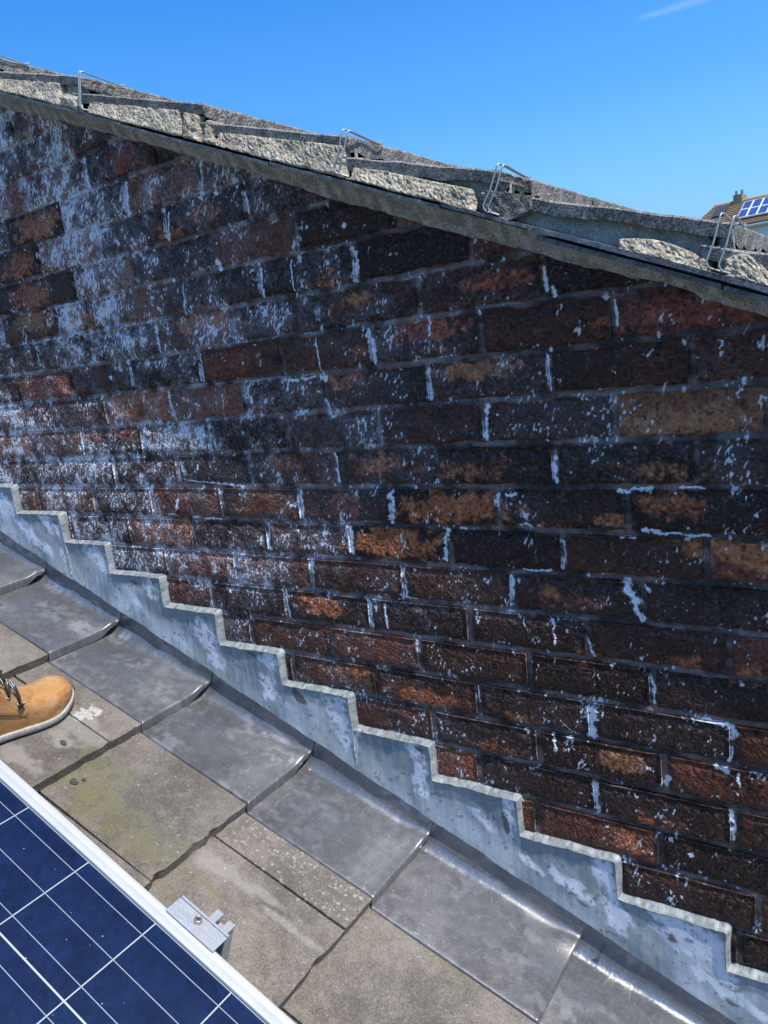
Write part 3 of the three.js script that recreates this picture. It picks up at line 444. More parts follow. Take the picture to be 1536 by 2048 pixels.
[[170, 1432, .02, .012], [188, 1425, .018, .012], [160, 1438, .012, .01], [182, 1440, .015, .008]].forEach(([a, b, c, d], k) => at(mLime, a, b, c, d, .95, 720 + k, 1.25, .2, 120));
[[460, 1745, .06, .012], [530, 1790, .04, .008], [545, 1830, .03, .006], [590, 1870, .05, .007], [430, 1720, .05, .02], [160, 1460, .06, .03], [40, 1520, .06, .02], [120, 1480, .05, .02]].forEach(([a, b, c, d], k) => at(mPal, a, b, c, d, .7, 740 + k, .8, .4, 40));
{ const R = rng(9); for (let k = 0; k < 150; k++) { const u = lerp(-1.18, -.87, R()), v = lerp(.222, .31, R()); mLime.blob(u, v, .0012 + .0032 * R() * R(), .0012 + .0026 * R() * R(), .62, 760 + k % 40, 1.2, .3, 220); }
  for (let k = 0; k < 700; k++) mLime.blob(lerp(RX0, RX1, R()), lerp(RV0, RV1, R()), .0012 + .0012 * R(), .001 + .001 * R(), .5 * R() + .2, k & 31, .8, .3, 260);
  for (let k = 0; k < 26; k++) mGrit.blob(lerp(-1.17, -.87, R()), lerp(.225, .31, R()), .03 * R(), .02 * R(), .6, 800 + k, 1, .4, 60); }
const tileTone = (u, v) => { let j = 1; while (j < TU.length - 1 && u > TU[j]) j++; const off = (j & 1) ? .303 : .468, c = Math.floor((v - off) / .3); return h2(j, c, 811); };
const [roMap, roBump] = paint(RW, RH, (i, j, o) => {
  const u = RX0 + (i + .5) / RW * (RX1 - RX0), v = RV0 + (j + .5) / RH * (RV1 - RV0), t = tileTone(u, v);
  const n1 = fbm(u * 9, v * 9, 821, 4), n2 = fbm(u * 55, v * 55, 822, 4), n3 = vn(u * 520, v * 520, 823), n4 = vn(u * 900, v * 900, 824);
  const m = clamp(.5 + (n1 - .5) * 1.1 + (n2 - .5) * .7 + (n3 - .5) * .75 + (n4 - .5) * .6);
  let c = [lerp(.098, .235, m), lerp(.084, .203, m), lerp(.067, .165, m)].map(q => q * (.84 + .3 * t));
  const k2 = (j >> 1) * 1024 + (i >> 1), mo = clamp(mMoss.d[k2]) * (.25 + .6 * sst(.25, .75, n2 * .5 + n3 * .5)), pa = mPal.d[k2], gr = mGrit.d[k2], li = mLime.d[j * RW + i];
  c = [lerp(c[0], .33, pa * .7), lerp(c[1], .30, pa * .7), lerp(c[2], .265, pa * .7)];
  c = [lerp(c[0], .10, gr * sst(.4, .6, n2)), lerp(c[1], .088, gr * sst(.4, .6, n2)), lerp(c[2], .07, gr * sst(.4, .6, n2))];
  c = [lerp(c[0], .150, mo), lerp(c[1], .142, mo), lerp(c[2], .050, mo)];
  c = c.map((q, z) => lerp(q, [.52, .49, .43][z], li * (.45 + .55 * n3))); if (n4 > .93) c = c.map(q => q * 1.5);
  o[0] = c[0]; o[1] = c[1]; o[2] = c[2]; o[3] = .3 * n2 + .4 * n3 + .3 * n4;
});
const tileMat = std({ map: roMap, bumpMap: roBump, bumpScale: .0024, roughness: .93 });
const lroof = thing('lower_roof', 'grey-brown concrete tile roof falling beside the lead-flashed brick wall', 'roof');
for (let k = 2; k <= 12; k++) {
  const ut = TU[k], up = TU[k - 1], off = (k & 1) ? .303 : .468; let v = off; while (v > LV + .01) v -= .3; const edges = []; for (; v < 1.9; v += .3) edges.push(v);
  for (let c = 0; c < edges.length - 1; c++) {
    const va = Math.max(edges[c] + .0018, LV + .0022), vb = edges[c + 1] - .0018; if (vb - va < .02) continue;
    const s = 900 + k * 9 + c, us = edged(up - .035, ut + (h2(s, 1, 1) - .5) * .004, 26, .004), vs = edged(va, vb, 16, .003), nu = us.length, nv = vs.length, skew = (h2(s, 2, 1) - .5) * .012, lift = (h2(s, 3, 1) - .5) * .002;
    part('roof_tile', slab(us, vs, (u, w, i, j) => {
      const e = i === nu - 1 || j === 0 || j === nv - 1, tl = i === nu - 1, f = (u - up) / (ut - up);
      const chip = tl ? Math.max(0, fbm(w * 45, s, 851, 3) - .66) * .05 : 0;
      return roof(u + (tl ? (fbm(w * 150, s, 852, 3) - .5) * .0026 - chip : 0), w + skew * (f - .5) * (vb - va < .1 ? 0 : .5), -TT / 2 + TT * f + lift - (e ? .0022 : 0) - chip * .25 + (fbm(u * 25, w * 25, s, 3) - .5) * .0016);
    }, (p, i, j) => { const tl = i === nu - 1; return p.addScaledVector(RN, -TT + .001).addScaledVector(RU, tl ? (fbm(p.z * 150, p.x * 80, s + 1, 3) - .5) * .0032 - .001 : 0); }, (u, w) => [(u - RX0) / (RX1 - RX0), (w - RV0) / (RV1 - RV0)]), tileMat, lroof);
  }
}
part('roof_deck', box(-3.2, 1.1, -.10, -TT * 2 - .004, -.004, 2.6).applyMatrix4(MROOF), std({ color: new THREE.Color(.15, .135, .115), roughness: .95 }), lroof);
// crumbs lying on the tiles
function crumb(px, py, r, s, label) {
  const [u, v] = rp(px, py), c = thing('mortar_crumb', label, 'crumb'), g = new THREE.IcosahedronGeometry(r, 2), pa = g.attributes.position;
  for (let i = 0; i < pa.count; i++) { const x = pa.getX(i), y = pa.getY(i), z = pa.getZ(i), q = .25 + 1.5 * fbm(x / r * 1.1 + s, z / r * 1.1 + y / r, s, 2); pa.setXYZ(i, x * q * 1.3, y * q * .6, z * q * .8); } g.computeVertexNormals();
  let k = 1; while (k < TU.length - 1 && u > TU[k]) k++; const n = -TT / 2 + TT * (u - TU[k - 1]) / (TU[k] - TU[k - 1]);
  part('lump', g, std({ color: new THREE.Color(.07, .062, .055), roughness: .95 }), c); c.applyMatrix4(new THREE.Matrix4().multiplyMatrices(MROOF, new THREE.Matrix4().makeTranslation(u, n + r * .4, v)));
}
crumb(126, 1493, .0055, 3, 'small dark crumb on the tile below the boot'); crumb(148, 1556, .006, 5, 'flat dark crumb on the mossy tile just under the chipped edge'); crumb(168, 1553, .004, 7, 'tiny dark crumb lying between the chipped edge and the moss');

// ------------------------------------------------------------------ solar panel
const PN = .13, PU0 = -1.566, PU1 = PU0 + 1.655, PV0 = .553, PV1 = PV0 + .992, CELL = .1595, CU0 = -1.536, CV0 = .5775;
const panel = thing('solar_panel', 'framed blue solar panel raised over the tiles beside the boot', 'solar panel');
panel.applyMatrix4(MROOF);
const [alMap, alBump] = paint(256, 256, (i, j, o) => { const a = fbm(i * .03, j * .03, 901, 3), b = vn(i * .7, j * .7, 902); const v = .52 + .1 * (a - .5) + .05 * (b - .5); o[0] = v; o[1] = v * 1.005; o[2] = v; o[3] = b; });
const frameMat = std({ map: alMap, roughness: .5, metalness: .15 });
const frameBar = (a, b, horizontal) => { // aluminium section with a groove along its top
  const L = b - a, pr = [[0, -.035], [0, -.0015], [.0012, 0], [.0085, 0], [.0092, -.0024], [.0116, -.0024], [.0122, 0], [.0235, 0], [.0245, -.0012], [.0245, -.006]];
  return sheet(lin(0, L, 2), pr.map((_, i) => i), (u, i) => V3(u, pr[i][1], pr[i][0]), (u, i) => [u * 2, i * .03], true);
};
{ const g1 = frameBar(PU0, PU1); g1.translate(PU0, PN, PV0); part('frame', g1, frameMat, panel);
  const g2 = frameBar(PU0, PU1); g2.rotateY(Math.PI); g2.translate(PU1, PN, PV1); part('frame', g2, frameMat, panel);
  const g3 = frameBar(0, PV1 - PV0 - .002); g3.rotateY(Math.PI / 2); g3.translate(PU0, PN - .0005, PV1 - .001); part('frame', g3, frameMat, panel);
  const g4 = frameBar(0, PV1 - PV0 - .002); g4.rotateY(-Math.PI / 2); g4.translate(PU1, PN - .0005, PV0 + .001); part('frame', g4, frameMat, panel); }
part('backsheet', box(PU0 + .012, PU1 - .012, PN - .012, PN - .0085, PV0 + .012, PV1 - .012), std({ color: new THREE.Color(.42, .46, .47), roughness: .6 }), panel);
const [ceMap] = paint(512, 512, (i, j, o) => { const x = i / 512, y = j / 512, a = fbm(x * 5, y * 5, 911, 3), g = h2(Math.floor(x * 22 + vn(x * 30, y * 30, 5) * 1.5), Math.floor(y * 22 + vn(x * 30, y * 30, 6) * 1.5), 912), f = (j % 6 === 0) ? .35 : 0, m = .45 + .8 * a + .45 * g; o[0] = lerp(.0040 * m, .035, f * .3); o[1] = lerp(.0125 * m, .055, f * .3); o[2] = lerp(.043 * m, .09, f * .3); o[3] = .5; });
const cellMat = new THREE.MeshPhysicalMaterial({ map: ceMap, roughness: .4, specularIntensity: .4, clearcoat: .3, clearcoatRoughness: .05 });
const barMat = std({ color: new THREE.Color(.36, .40, .44), roughness: .4, metalness: .3 });
const cellGeo = new THREE.PlaneGeometry(CELL - .0022, CELL - .0022); cellGeo.rotateX(-Math.PI / 2);
const busGeo = new THREE.PlaneGeometry(CELL - .0005, .0012); busGeo.rotateX(-Math.PI / 2);
for (let a = 0; a < 10; a++) for (let b = 0; b < 6; b++) {
  const c = part('cell', cellGeo, cellMat, panel); c.position.set(CU0 + CELL * (a + .5), PN - .0078, CV0 + CELL * (b + .5) + .0006 * b);
  for (const f of [-1 / 3, 0, 1 / 3]) { const w = part('busbar', busGeo, barMat, c); w.position.set(0, .0004, f * CELL); }
}
{ const R = rng(21), gs = []; for (let k = 0; k < 80; k++) { const g = new THREE.CircleGeometry(.0004 + .0011 * R() * R(), 6); g.rotateX(-Math.PI / 2); g.translate(lerp(CU0, CU0 + .95, R()), PN - .0068, lerp(CV0, CV0 + .5, R())); gs.push(g); } const m = part('grit_specks', mergeGeometries(gs), std({ color: new THREE.Color(.42, .44, .45), roughness: .9 }), panel); m.userData.kind = 'stuff'; }
// end clamp with its rail
const zincMat = (() => { const [m, b] = paint(256, 256, (i, j, o) => { const a = fbm(i * .04, j * .04, 921, 4), s = vn(i * .11, j * .11, 922); const v = lerp(.36, .54, a) + .1 * (s - .5); o[0] = v; o[1] = v * 1.02; o[2] = v * 1.03; o[3] = a; }); return std({ map: m, roughness: .48, metalness: .5 }); })();
const clampT = thing('panel_clamp', 'galvanised end clamp bolted over the edge of the solar panel frame', 'clamp'); clampT.applyMatrix4(MROOF);
{ const u0 = -1.058, u1 = -.956, uc = -1.007;
  part('clamp_plate', mergeGeometries([box(u0, u1, PN + .002, PN + .0055, PV0 - .0232, PV0 + .0065, .001), box(u0 + .002, u1 + .001, PN + .0045, PN + .0085, PV0 - .0275, PV0 - .0235, .001), box(u0 + .003, u1 - .006, PN + .0055, PN + .0066, PV0 - .008, PV0 - .0055, .0004)]), zincMat, clampT);
  part('clamp_leg', box(u0 + .004, u1 - .002, PN - .036, PN + .002, PV0 - .0245, PV0 - .0205, .0008), zincMat, clampT);
  part('bolt', (() => { const g = new THREE.CylinderGeometry(.0065, .0065, .007, 6); g.translate(uc, PN + .009, PV0 - .0115); const r = new THREE.TorusGeometry(.0048, .0016, 6, 20); r.rotateX(Math.PI / 2); r.translate(uc, PN + .0125, PV0 - .0115); return mergeGeometries([g.toNonIndexed(), r.toNonIndexed()]); })(), std({ color: new THREE.Color(.42, .38, .33), metalness: .7, roughness: .35 }), clampT);
  part('socket', (() => { const g = new THREE.CylinderGeometry(.0028, .0028, .0012, 6); g.translate(uc, PN + .0129, PV0 - .0115); return g; })(), std({ color: new THREE.Color(.04, .04, .04), roughness: .6 }), clampT);
}
const rail = thing('mounting_rail', 'pair of aluminium rail flanges poking out past the end clamp', 'rail'); rail.applyMatrix4(MROOF);
{ const y1 = PN - .012; part('flange', box(-1.0095, -.9955, y1 - .006, y1, PV0 - .060, PV0 + .95, .001), zincMat, rail); part('flange', box(-.9825, -.9685, y1 - .006, y1, PV0 - .058, PV0 + .95, .001), zincMat, rail);
  part('web', box(-1.008, -1.004, -.006, y1 - .005, PV0 - .059, PV0 + .95), zincMat, rail); part('web', box(-.973, -.970, -.006, y1 - .005, PV0 - .057, PV0 + .95), zincMat, rail); part('channel_floor', box(-1.004, -.973, y1 - .020, y1 - .017, PV0 - .056, PV0 + .95), zincMat, rail); }

// ------------------------------------------------------------------ work boot
const boot = thing('work_boot', 'tan nubuck work boot with black laces standing on the tiles', 'boot');
{ // local frame: x toe-ward, y up, z lateral (towards the camera)
  const interp = (T, a) => { let k = 0; while (k < T.length - 2 && a > T[k + 1][0]) k++; const [x0, y0] = T[k], [x1, y1] = T[k + 1], t = clamp((a - x0) / (x1 - x0)); const m = i => { const p = T[Math.max(0, i - 1)], q = T[Math.min(T.length - 1, i + 1)]; return (q[1] - p[1]) / (q[0] - p[0]); }; const d = x1 - x0, t2 = t * t, t3 = t2 * t; return (2 * t3 - 3 * t2 + 1) * y0 + (t3 - 2 * t2 + t) * d * m(k) + (-2 * t3 + 3 * t2) * y1 + (t3 - t2) * d * m(k + 1); };
  const HW = [[0, .004], [.006, .022], [.02, .032], [.05, .036], [.1, .0355], [.14, .039], [.18, .046], [.215, .0505], [.245, .0495], [.268, .042], [.284, .0315], [.294, .0195], [.299, .008], [.3, .002]];
  const CE = [[0, 0], [.1, .003], [.18, .005], [.23, .002], [.27, -.006], [.3, -.014]];
  const TOP = [[0, .125], [.06, .16], [.1, .158], [.13, .128], [.16, .098], [.19, .082], [.215, .075], [.24, .0725], [.262, .069], [.28, .060], [.292, .047], [.3, .030]];
  const spring = a => .010 * sst(.2, .3, a) * sst(.2, .3, a);
  const outline = (a, side, grow = 0) => interp(CE, a) + side * (Math.max(.001, interp(HW, a)) + grow);
  const [nuMap, nuBump] = paint(512, 512, (i, j, o) => { const x = i / 512, y = j / 512, a = fbm(x * 6, y * 6, 931, 4), b = fbm(x * 40, y * 40, 932, 3), c = vn(x * 260, y * 260, 933), st = sst(.5, .68, fbm(x * 9 + 4, y * 9, 934, 4)); let q = [lerp(.38, .52, a), lerp(.185, .27, a), lerp(.055, .10, a)]; q = q.map((v, k) => lerp(v, [.40, .165, .05][k], st * .7)); const g = sst(.60, .72, fbm(x * 5, y * 5, 935, 4)) * .3; q = q.map((v, k) => lerp(v, [.40, .34, .24][k], g)); const m = .8 + .25 * b + .15 * c; o[0] = q[0] * m; o[1] = q[1] * m; o[2] = q[2] * m; o[3] = .6 * b + .4 * c; });
  const nubuck = std({ map: nuMap, bumpMap: nuBump, bumpScale: .0006, roughness: .88 });
  const up = (a, th, off = 0) => { // th 0 lateral sole line .. PI medial
    const b = .022 + spring(a), top = interp(TOP, a), c = Math.cos(th), s = Math.sin(th), hw = Math.max(.001, interp(HW, a) - .003 + off), bul = .06 * Math.sin(2 * Math.min(th, Math.PI - th)) * hw;
    const pz = Math.sign(c) * Math.pow(Math.abs(c), .72 + .3 * sst(.2, .12, a)) * hw, py = Math.pow(Math.max(0, s), .86) * (top - b + off);
    return V3(a, b + py, interp(CE, a) + pz + Math.sign(c) * bul * .5);
  };
  const as = [0, .004, .01, .02, ...lin(.03, .26, 120), .268, .275, .281, .286, .290, .2935, .2965, .2985, .3];
  const wr = (a, th) => (fbm(a * 60, th * 6, 941, 3) - .5) * .0032 - .0022 * Math.exp(-(((a - .196 + .02 * Math.sin(th * 2.2)) / .0028) ** 2)) * Math.sin(th) - .0018 * Math.exp(-(((a - .184 + .016 * Math.sin(th * 2.6)) / .0025) ** 2)) * Math.sin(th);
  part('upper', sheet(as, lin(0, Math.PI, 40), (a, th) => up(a, th, wr(a, th)), (a, th) => [a * 4, th * .35], true), nubuck, boot);
  // quarter panel stitched over the vamp on the lateral side, up to the lacing
  const qEdge = t => lerp(.203, .176, Math.abs(t - .28) / .72 * 1.0);
  part('quarter_panel', sheet(lin(0, 1, 30), lin(0, 1, 18), (q, t) => { const th = lerp(.36, 1.20, t), a1 = (t < .12 ? .162 + t * .06 : lerp(.1695, .140, (t - .12) / .88)), a = lerp(.04, a1, q); const e = q > .985 || t < .02 || t > .98 ? .0006 : .0028; return up(a, th, e + wr(a, th)); }, (q, t) => [q * .65 + .2, t * .25 + .1], true), nubuck, boot);
  part('quarter_panel', sheet(lin(0, 1, 30), lin(0, 1, 18), (q, t) => { const th = lerp(Math.PI - .36, Math.PI - 1.20, t), a = lerp(.04, .165, q); const e = q > .985 || t < .02 || t > .98 ? .0006 : .0028; return up(a, th, e + wr(a, th)); }, (q, t) => [q * .65 + .4, t * .25 + .5]), nubuck, boot);
  const thread = std({ color: new THREE.Color(.36, .22, .09), roughness: .8 });
  part('stitching', mergeGeometries([.40].map(h => tube(lin(.06, .164, 24).map(a => up(a, h, .0034)), .0005, 60, 5)).concat([tube(lin(.4, 1.12, 10).map(h => up(lerp(.166, .140, (h - .4) / .76), h, .0034)), .0004, 40, 5)])), thread, boot);
  part('tongue', sheet(lin(.05, .145, 14), lin(1.12, Math.PI - 1.12, 14), (a, th) => up(a, th, .006 + .002 * Math.sin(th * 3)), (a, th) => [a * 4, th * .3], true), nubuck, boot);
  const sideStrip = (lo, hi, grow, mat, name) => part(name, sheet([...lin(0, 1, 140)], lin(0, 1, 6), (q, t) => { const k = q < .5 ? q * 2 : 2 - q * 2, side = q < .5 ? 1 : -1, a = .3 * (1 - Math.pow(1 - k, 1.7)) * .9999, bulge = Math.sin(t * Math.PI) * .0012; const sp = spring(a); return V3(a + (a > .29 ? grow * (a - .29) * 100 : 0) - (a < .008 ? grow : 0), lerp(lo, hi, t) + sp, outline(a, side, grow + bulge - (lo < .002 ? (1 - t) * .007 : 0))); }, (q, t) => [q * 3, t * .1]), mat, boot);
  const soleMap = paint(512, 64, (i, j, o) => { const a = fbm(i * .03, j * .05, 951, 4), b = fbm(i * .12, j * .4, 952, 3), d = sst(.55, .72, b) * .5, v = lerp(.36, .50, a) * (1 - d * .5); o[0] = v; o[1] = v * .93; o[2] = v * .80; o[3] = b; });
  const midMat = std({ map: soleMap[0], bumpMap: soleMap[1], bumpScale: .0008, roughness: .8 }), outMat = std({ color: new THREE.Color(.10, .095, .085), roughness: .85 });
  sideStrip(.0105, .0235, .0035, midMat, 'midsole'); sideStrip(.0005, .0108, .0022, std({ map: soleMap[0], color: new THREE.Color(.5, .49, .48), roughness: .85 }), 'outsole');
  const cap = (y, grow, mat, name, fl) => part(name, sheet(lin(0, .2999, 60), lin(-1, 1, 8), (a, s) => V3(a, y + spring(a), outline(a, s, grow * 1) * 1), (a, s) => [a * 3, s], fl), mat, boot);
  cap(.0228, .003, midMat, 'welt', true); cap(.0012, -.003, outMat, 'tread', false);
  const eyeMat = std({ color: new THREE.Color(.55, .55, .52), metalness: .6, roughness: .4 }), dark = std({ color: new THREE.Color(.015, .015, .016), roughness: .85 });
  const laceMap = paint(64, 64, (i, j, o) => { const w = ((i >> 3) + (j >> 3)) % 5 === 0; const v = w ? .45 : .02; o[0] = v; o[1] = v; o[2] = v * .97; o[3] = w ? .8 : .3; }); const laceMat = std({ map: laceMap[0], roughness: .85 });
  const EY = [[.152, .80], [.132, .90], [.112, .96], [.092, 1.0]];
  for (const sd of [0, 1]) EY.forEach(([a, th], k) => {
    const h = sd ? Math.PI - th : th, p = up(a, h, .0032), n = p.clone().sub(up(a, h, -.01)).normalize(), q = new THREE.Quaternion().setFromUnitVectors(V3(0, 0, 1), n);
    const tg = new THREE.TorusGeometry(.0042, .0013, 8, 20); tg.applyQuaternion(q); tg.translate(p.x, p.y, p.z); const e = part('eyelet', tg, eyeMat, boot);
    const cg = new THREE.CircleGeometry(.0036, 16); cg.applyQuaternion(q); cg.translate(p.x + n.x * .0006, p.y + n.y * .0006, p.z + n.z * .0006); part('eyelet_hole', cg, dark, e);
  });
  const L = (a0, t0, a1, t1) => tube(lin(0, 1, 8).map(q => up(lerp(a0, a1, q), lerp(t0, t1, q), .008 + .005 * Math.sin(q * Math.PI))), .0026, 30, 7);
  EY.forEach(([a, th], k) => { if (k) { part('lace', L(EY[k - 1][0], EY[k - 1][1], a, Math.PI - th), laceMat, boot); part('lace', L(EY[k - 1][0], Math.PI - EY[k - 1][1], a, th), laceMat, boot); } });
  part('lace', L(.152, .80, .152, Math.PI - .80), laceMat, boot);
  { const p = up(.152, .78, .006); const kn = [0, 1, 2, 3, 4, 5].map(k => V3(p.x + .006 * Math.cos(k * 1.9), p.y - .002 * k * .5 + .003 * Math.sin(k * 2), p.z + .004 + .003 * Math.sin(k * 1.7))); part('lace_knot', tube(kn, .0027, 40, 7, .5), laceMat, boot); }
  { const p = up(.118, Math.PI / 2, .012); const k1 = lin(0, 1, 12).map(q => V3(p.x - .01 + .022 * q * Math.cos(q * 5), p.y + .005 * Math.sin(q * 3), p.z - .016 + .030 * q)), k2 = lin(0, 1, 12).map(q => V3(p.x - .006 + .018 * Math.sin(q * 4), p.y + .005 * Math.sin(q * 3.1), p.z + .012 - .036 * q)); part('lace_bow', mergeGeometries([tube(k1, .0027, 50, 7, .5), tube(k2, .0027, 50, 7, .5)]), laceMat, boot); }
  const shaft = sheet(lin(0, 2 * Math.PI, 40), lin(0, 1, 10), (a, t) => V3(.055 + Math.cos(a) * lerp(.058, .056, t), .09 + .11 * t, Math.sin(a) * lerp(.037, .045, t)), (a, t) => [a * .15, t * .4], true); part('shaft', shaft, nubuck, boot);
  const col = new THREE.TorusGeometry(.05, .008, 10, 40); col.rotateX(Math.PI / 2); col.scale(1.1, 1, .92); col.translate(.055, .2, 0); part('collar', col, nubuck, boot);
  const inner = sheet(lin(0, 2 * Math.PI, 40), lin(0, 1, 4), (a, t) => V3(.055 + Math.cos(a) * .051, .168 + .034 * t, Math.sin(a) * .041), (a, t) => [a * .15, t * .2]), floorG = new THREE.CircleGeometry(.051, 40); floorG.rotateX(-Math.PI / 2); floorG.scale(1, 1, .8); floorG.translate(.055, .168, 0);
  part('lining', mergeGeometries([inner, floorG]), std({ color: new THREE.Color(.34, .24, .14), roughness: .9 }), boot);
}
{ // toe points at the wall; u, v of the toe tip read off the photograph
  const nB = -TT / 2 + TT * (-1.68 - TU[4]) / (TU[5] - TU[4]) + .001;
  const toe = roof(-1.688, .266, nB), fwd = V3(0, 0, -1).multiplyScalar(Math.cos(.06)).addScaledVector(RU, Math.sin(.06)).normalize(), upv = RN.clone(), lat = new THREE.Vector3().crossVectors(fwd, upv).normalize();
  const org = toe.clone().addScaledVector(fwd, -.3).addScaledVector(lat, .012);
  boot.applyMatrix4(new THREE.Matrix4().makeBasis(fwd, upv, lat).setPosition(org));
}

// ------------------------------------------------------------------ the house beyond, and the ground
{
  const A = V3(-5.087, 4.634, -38.491), yaw = -11 * Math.PI / 180, rd = V3(Math.cos(yaw), 0, -Math.sin(yaw)), out = V3(Math.sin(yaw), 0, Math.cos(yaw));   // rd to the right, out towards us
  const pit = 36 * Math.PI / 180, down = out.clone().multiplyScalar(Math.cos(pit)).add(V3(0, -Math.sin(pit), 0)), nor = out.clone().multiplyScalar(Math.sin(pit)).add(V3(0, Math.cos(pit), 0));
  const hit = (px, py, off = 0) => { const d = _ray(px, py), c = V3(0, 0, CAMZ), t = A.clone().addScaledVector(nor, off).sub(c).dot(nor) / d.dot(nor), q = c.addScaledVector(d, t).sub(A); return [q.dot(rd), q.dot(down)]; };
  const P = (a, b, n) => A.clone().addScaledVector(rd, a).addScaledVector(down, b).addScaledVector(nor, n);
  const M = new THREE.Matrix4().makeBasis(rd, nor, down).setPosition(A);    // local x right, y off the slope, z down the slope
  const house = thing('house', 'distant house with a sunlit brown tiled roof and white walls', 'house'); house.applyMatrix4(M);
  const eave = hit(1515, 443)[1], left = hit(1430, 412)[0], lb = hit(1405, 436), R = 9;
  const slope = (left - lb[0]) / Math.max(.2, lb[1]);
  const [htMap] = paint(256, 256, (i, j, o) => { const a = fbm(i * .06, j * .06, 971, 4), c = h2(i >> 3, j >> 4, 972), y = sst(.55, .7, fbm(i * .03 + 5, j * .05, 973, 3)); let q = [.34, .21, .115].map(v => v * (.7 + .4 * a + .3 * c)); o[0] = lerp(q[0], .40, y * .6); o[1] = lerp(q[1], .30, y * .6); o[2] = lerp(q[2], .12, y * .6); o[3] = a; });
  const htMat = std({ map: htMap, roughness: .95 });
  const nC = 13, rows = Math.max(.4, eave) / nC;
  for (let k = 0; k < nC; k++) { const z0 = k * rows, z1 = z0 + rows + .01, l0 = left - slope * z0, n = .06; part('tile_course', sheet(lin(0, 1, 12), [0, .5, .98, 1], (t, w) => V3(lerp(l0 - slope * rows * w, R, t), (w === 1 ? -.02 : n * w) + .004, lerp(z0, z1, Math.min(1, w / .98))), (t, w) => [t * 9, w * .3 + k * .3], true), htMat, house); }
  const rendr = std({ color: new THREE.Color(.72, .73, .72), roughness: .9 });
  const hb = left - slope * eave, sy = V3(0, 1, 0);
  // walls below the eaves and the far slope, in world axes turned to house axes
  const inv = M.clone().invert(), wg = (pts) => { const g = new THREE.BufferGeometry(); const f = []; for (let k = 1; k < pts.length - 1; k++) f.push(...pts[0].toArray(), ...pts[k].toArray(), ...pts[k + 1].toArray()); g.setAttribute('position', new THREE.Float32BufferAttribute(f, 3)); g.setAttribute('uv', new THREE.Float32BufferAttribute(new Array(f.length / 3 * 2).fill(0), 2)); g.computeVertexNormals(); return g.applyMatrix4(inv); };
  const dn = (p, y) => V3(p.x, y, p.z), e0 = P(hb + .2, eave - .25, -.1), e1 = P(R - .2, eave - .25, -.1), GY = -6;
  const back = out.clone().multiplyScalar(-8), b0 = e0.clone().add(back), b1 = e1.clone().add(back), r0 = P(left + .1, 0, -.05), r1 = P(R, 0, -.05);
  part('wall', wg([dn(e0, GY), dn(e1, GY), e1, e0]), rendr, house); part('wall', wg([dn(b0, GY), dn(e0, GY), e0, r0, b0]), rendr, house); part('wall', wg([dn(e1, GY), dn(b1, GY), b1, r1, e1]), rendr, house); part('wall', wg([dn(b1, GY), dn(b0, GY), b0, b1]), rendr, house);
  for (const f of [.14, .38, .62, .86]) for (const y of [-4.6, -1.9]) { // windows of the front wall
    const c = e0.clone().lerp(e1, f), bx = (w, h, z0, z1) => { const g = box(-w / 2, w / 2, y, y + h, z0, z1); g.applyMatrix4(new THREE.Matrix4().makeBasis(rd, sy, out).setPosition(c.x, 0, c.z)); return g.applyMatrix4(inv); };
    const wn = part('window', bx(1.3, 1.2, -.05, .03), rendr, house); part('pane', bx(1.14, 1.04, .03, .04).translate(0, 0, 0), new THREE.MeshPhysicalMaterial({ color: new THREE.Color(.03, .035, .04), roughness: .1 }), wn); }
  part('back_slope', wg([r0, r1, b1, b0]), htMat, house);
  part('ridge', (() => { const g = new THREE.CylinderGeometry(.12, .12, R - left, 10); g.rotateZ(Math.PI / 2); g.translate((R + left) / 2, -.02, 0); return g; })(), htMat, house);
  part('gutter', box(hb, R, -.14, -.04, eave, eave + .10), std({ color: new THREE.Color(.6, .6, .6), roughness: .6 }), house);
  const rw = [hit(1424, 420), hit(1457, 416), hit(1418, 440)], rx0 = rw[2][0], rx1 = rw[1][0] + .02; part('dark_roof_panel', box(rx0 + .15, rx1, .07, .13, rw[0][1], rw[2][1]), std({ color: new THREE.Color(.045, .05, .06), roughness: .55 }), house);
  // chimney
  const ch0 = hit(1471, 405), ch1 = hit(1488, 402), cw = ch1[0] - ch0[0], ct = _ray(1479, 388), tt = Math.abs(A.z - CAMZ) / Math.abs(ct.z), topY = ct.y * tt;
  const cb = P(ch0[0], 0, 0), cg = new THREE.BoxGeometry(cw, topY - A.y + .9, .6); cg.rotateY(yaw); cg.translate(cb.x + rd.x * cw / 2, (topY + A.y - .9) / 2, cb.z + rd.z * cw / 2 - .1);
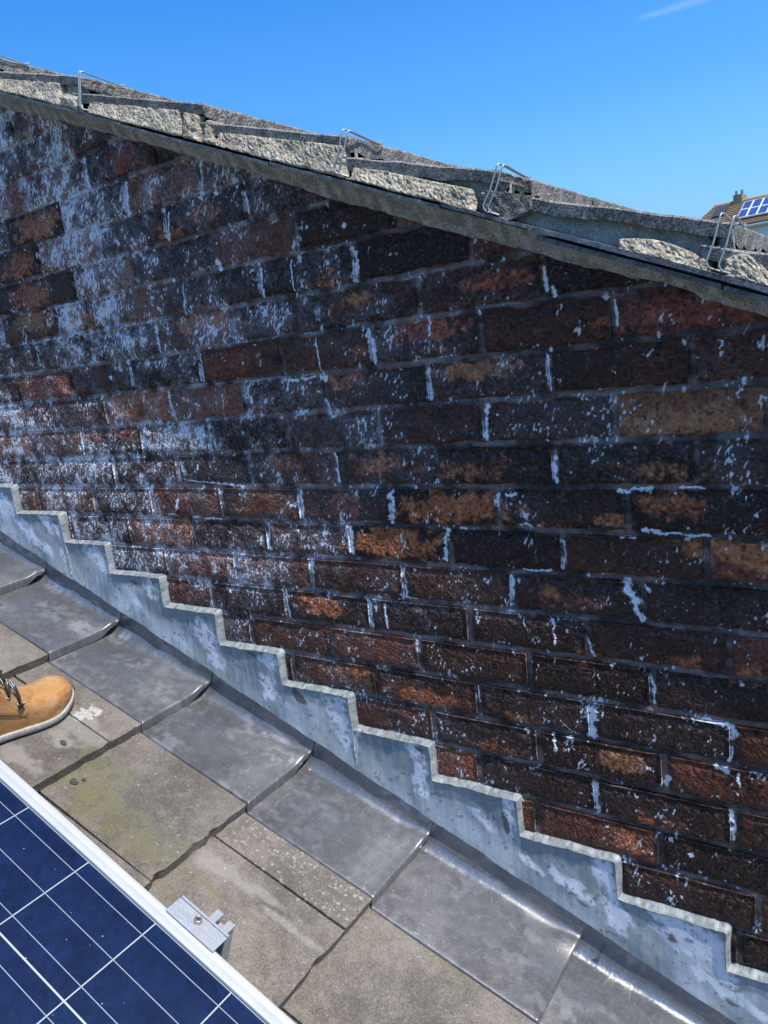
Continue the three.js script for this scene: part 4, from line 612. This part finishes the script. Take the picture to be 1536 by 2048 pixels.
  const [cbMap] = paint(128, 128, (i, j, o) => { const a = fbm(i * .1, j * .1, 981, 3), jn = (j % 10 < 2 || (i + ((j / 10 | 0) & 1) * 10) % 20 < 2); const v = jn ? .26 : .17 + .1 * a; o[0] = v * 1.05; o[1] = v * .9; o[2] = v * .55; o[3] = a; });
  const chm = part('chimney', cg.applyMatrix4(inv), std({ map: cbMap, roughness: .95 }), house);
  for (const f of [.15, .8]) { const g = new THREE.CylinderGeometry(.045, .055, .2, 10); g.translate(cb.x + rd.x * cw * f, topY + .09, cb.z + rd.z * cw * f); part('chimney_pot', g.applyMatrix4(inv), std({ color: new THREE.Color(.15, .14, .12), roughness: .9 }), chm); }
  // roof-mounted array
  const q0 = hit(1490, 410), q1 = hit(1512, 405), q2 = hit(1479, 441), pw = Math.max(.4, (q1[0] - q0[0]) * .78), pt = q0[1], pb = hit(1486, 440)[1], phh = (pb - pt) / 2;
  const cellM = new THREE.MeshPhysicalMaterial({ color: new THREE.Color(.035, .075, .24), roughness: .3, clearcoat: .4 }), whM = std({ color: new THREE.Color(.75, .78, .8), roughness: .5 });
  const where = ['top row', 'bottom row'];
  for (let r = 0; r < 2; r++) for (let c = 0; c < 6; c++) {
    const t = thing('roof_solar_panel', `small blue panel in the ${where[r]} of the array on the distant house`, 'solar panel', `panels in the ${where[r]} of the far array`); t.applyMatrix4(M);
    const x0 = q0[0] + .02 + c * (pw + .02), z0 = pt + r * (phh + .02); part('panel_frame', box(x0, x0 + pw, .10, .16, z0, z0 + phh), whM, t); part('panel_glass', box(x0 + .03, x0 + pw - .03, .155, .166, z0 + .03, z0 + phh - .03), cellM, t);
  }
}
{ const [gMap] = paint(256, 256, (i, j, o) => { const a = fbm(i * .05, j * .05, 991, 4), b = vn(i * .5, j * .5, 992), v = .8 + .4 * a; o[0] = .10 * v; o[1] = .105 * v; o[2] = .06 * v * (.8 + .4 * b); o[3] = b; }); gMap.repeat.set(300, 300);
  const g = new THREE.CircleGeometry(1500, 64); g.rotateX(-Math.PI / 2); g.translate(0, -6, 0); structure('ground', g, std({ map: gMap, roughness: 1 })); }

renderer.render(scene, camera);
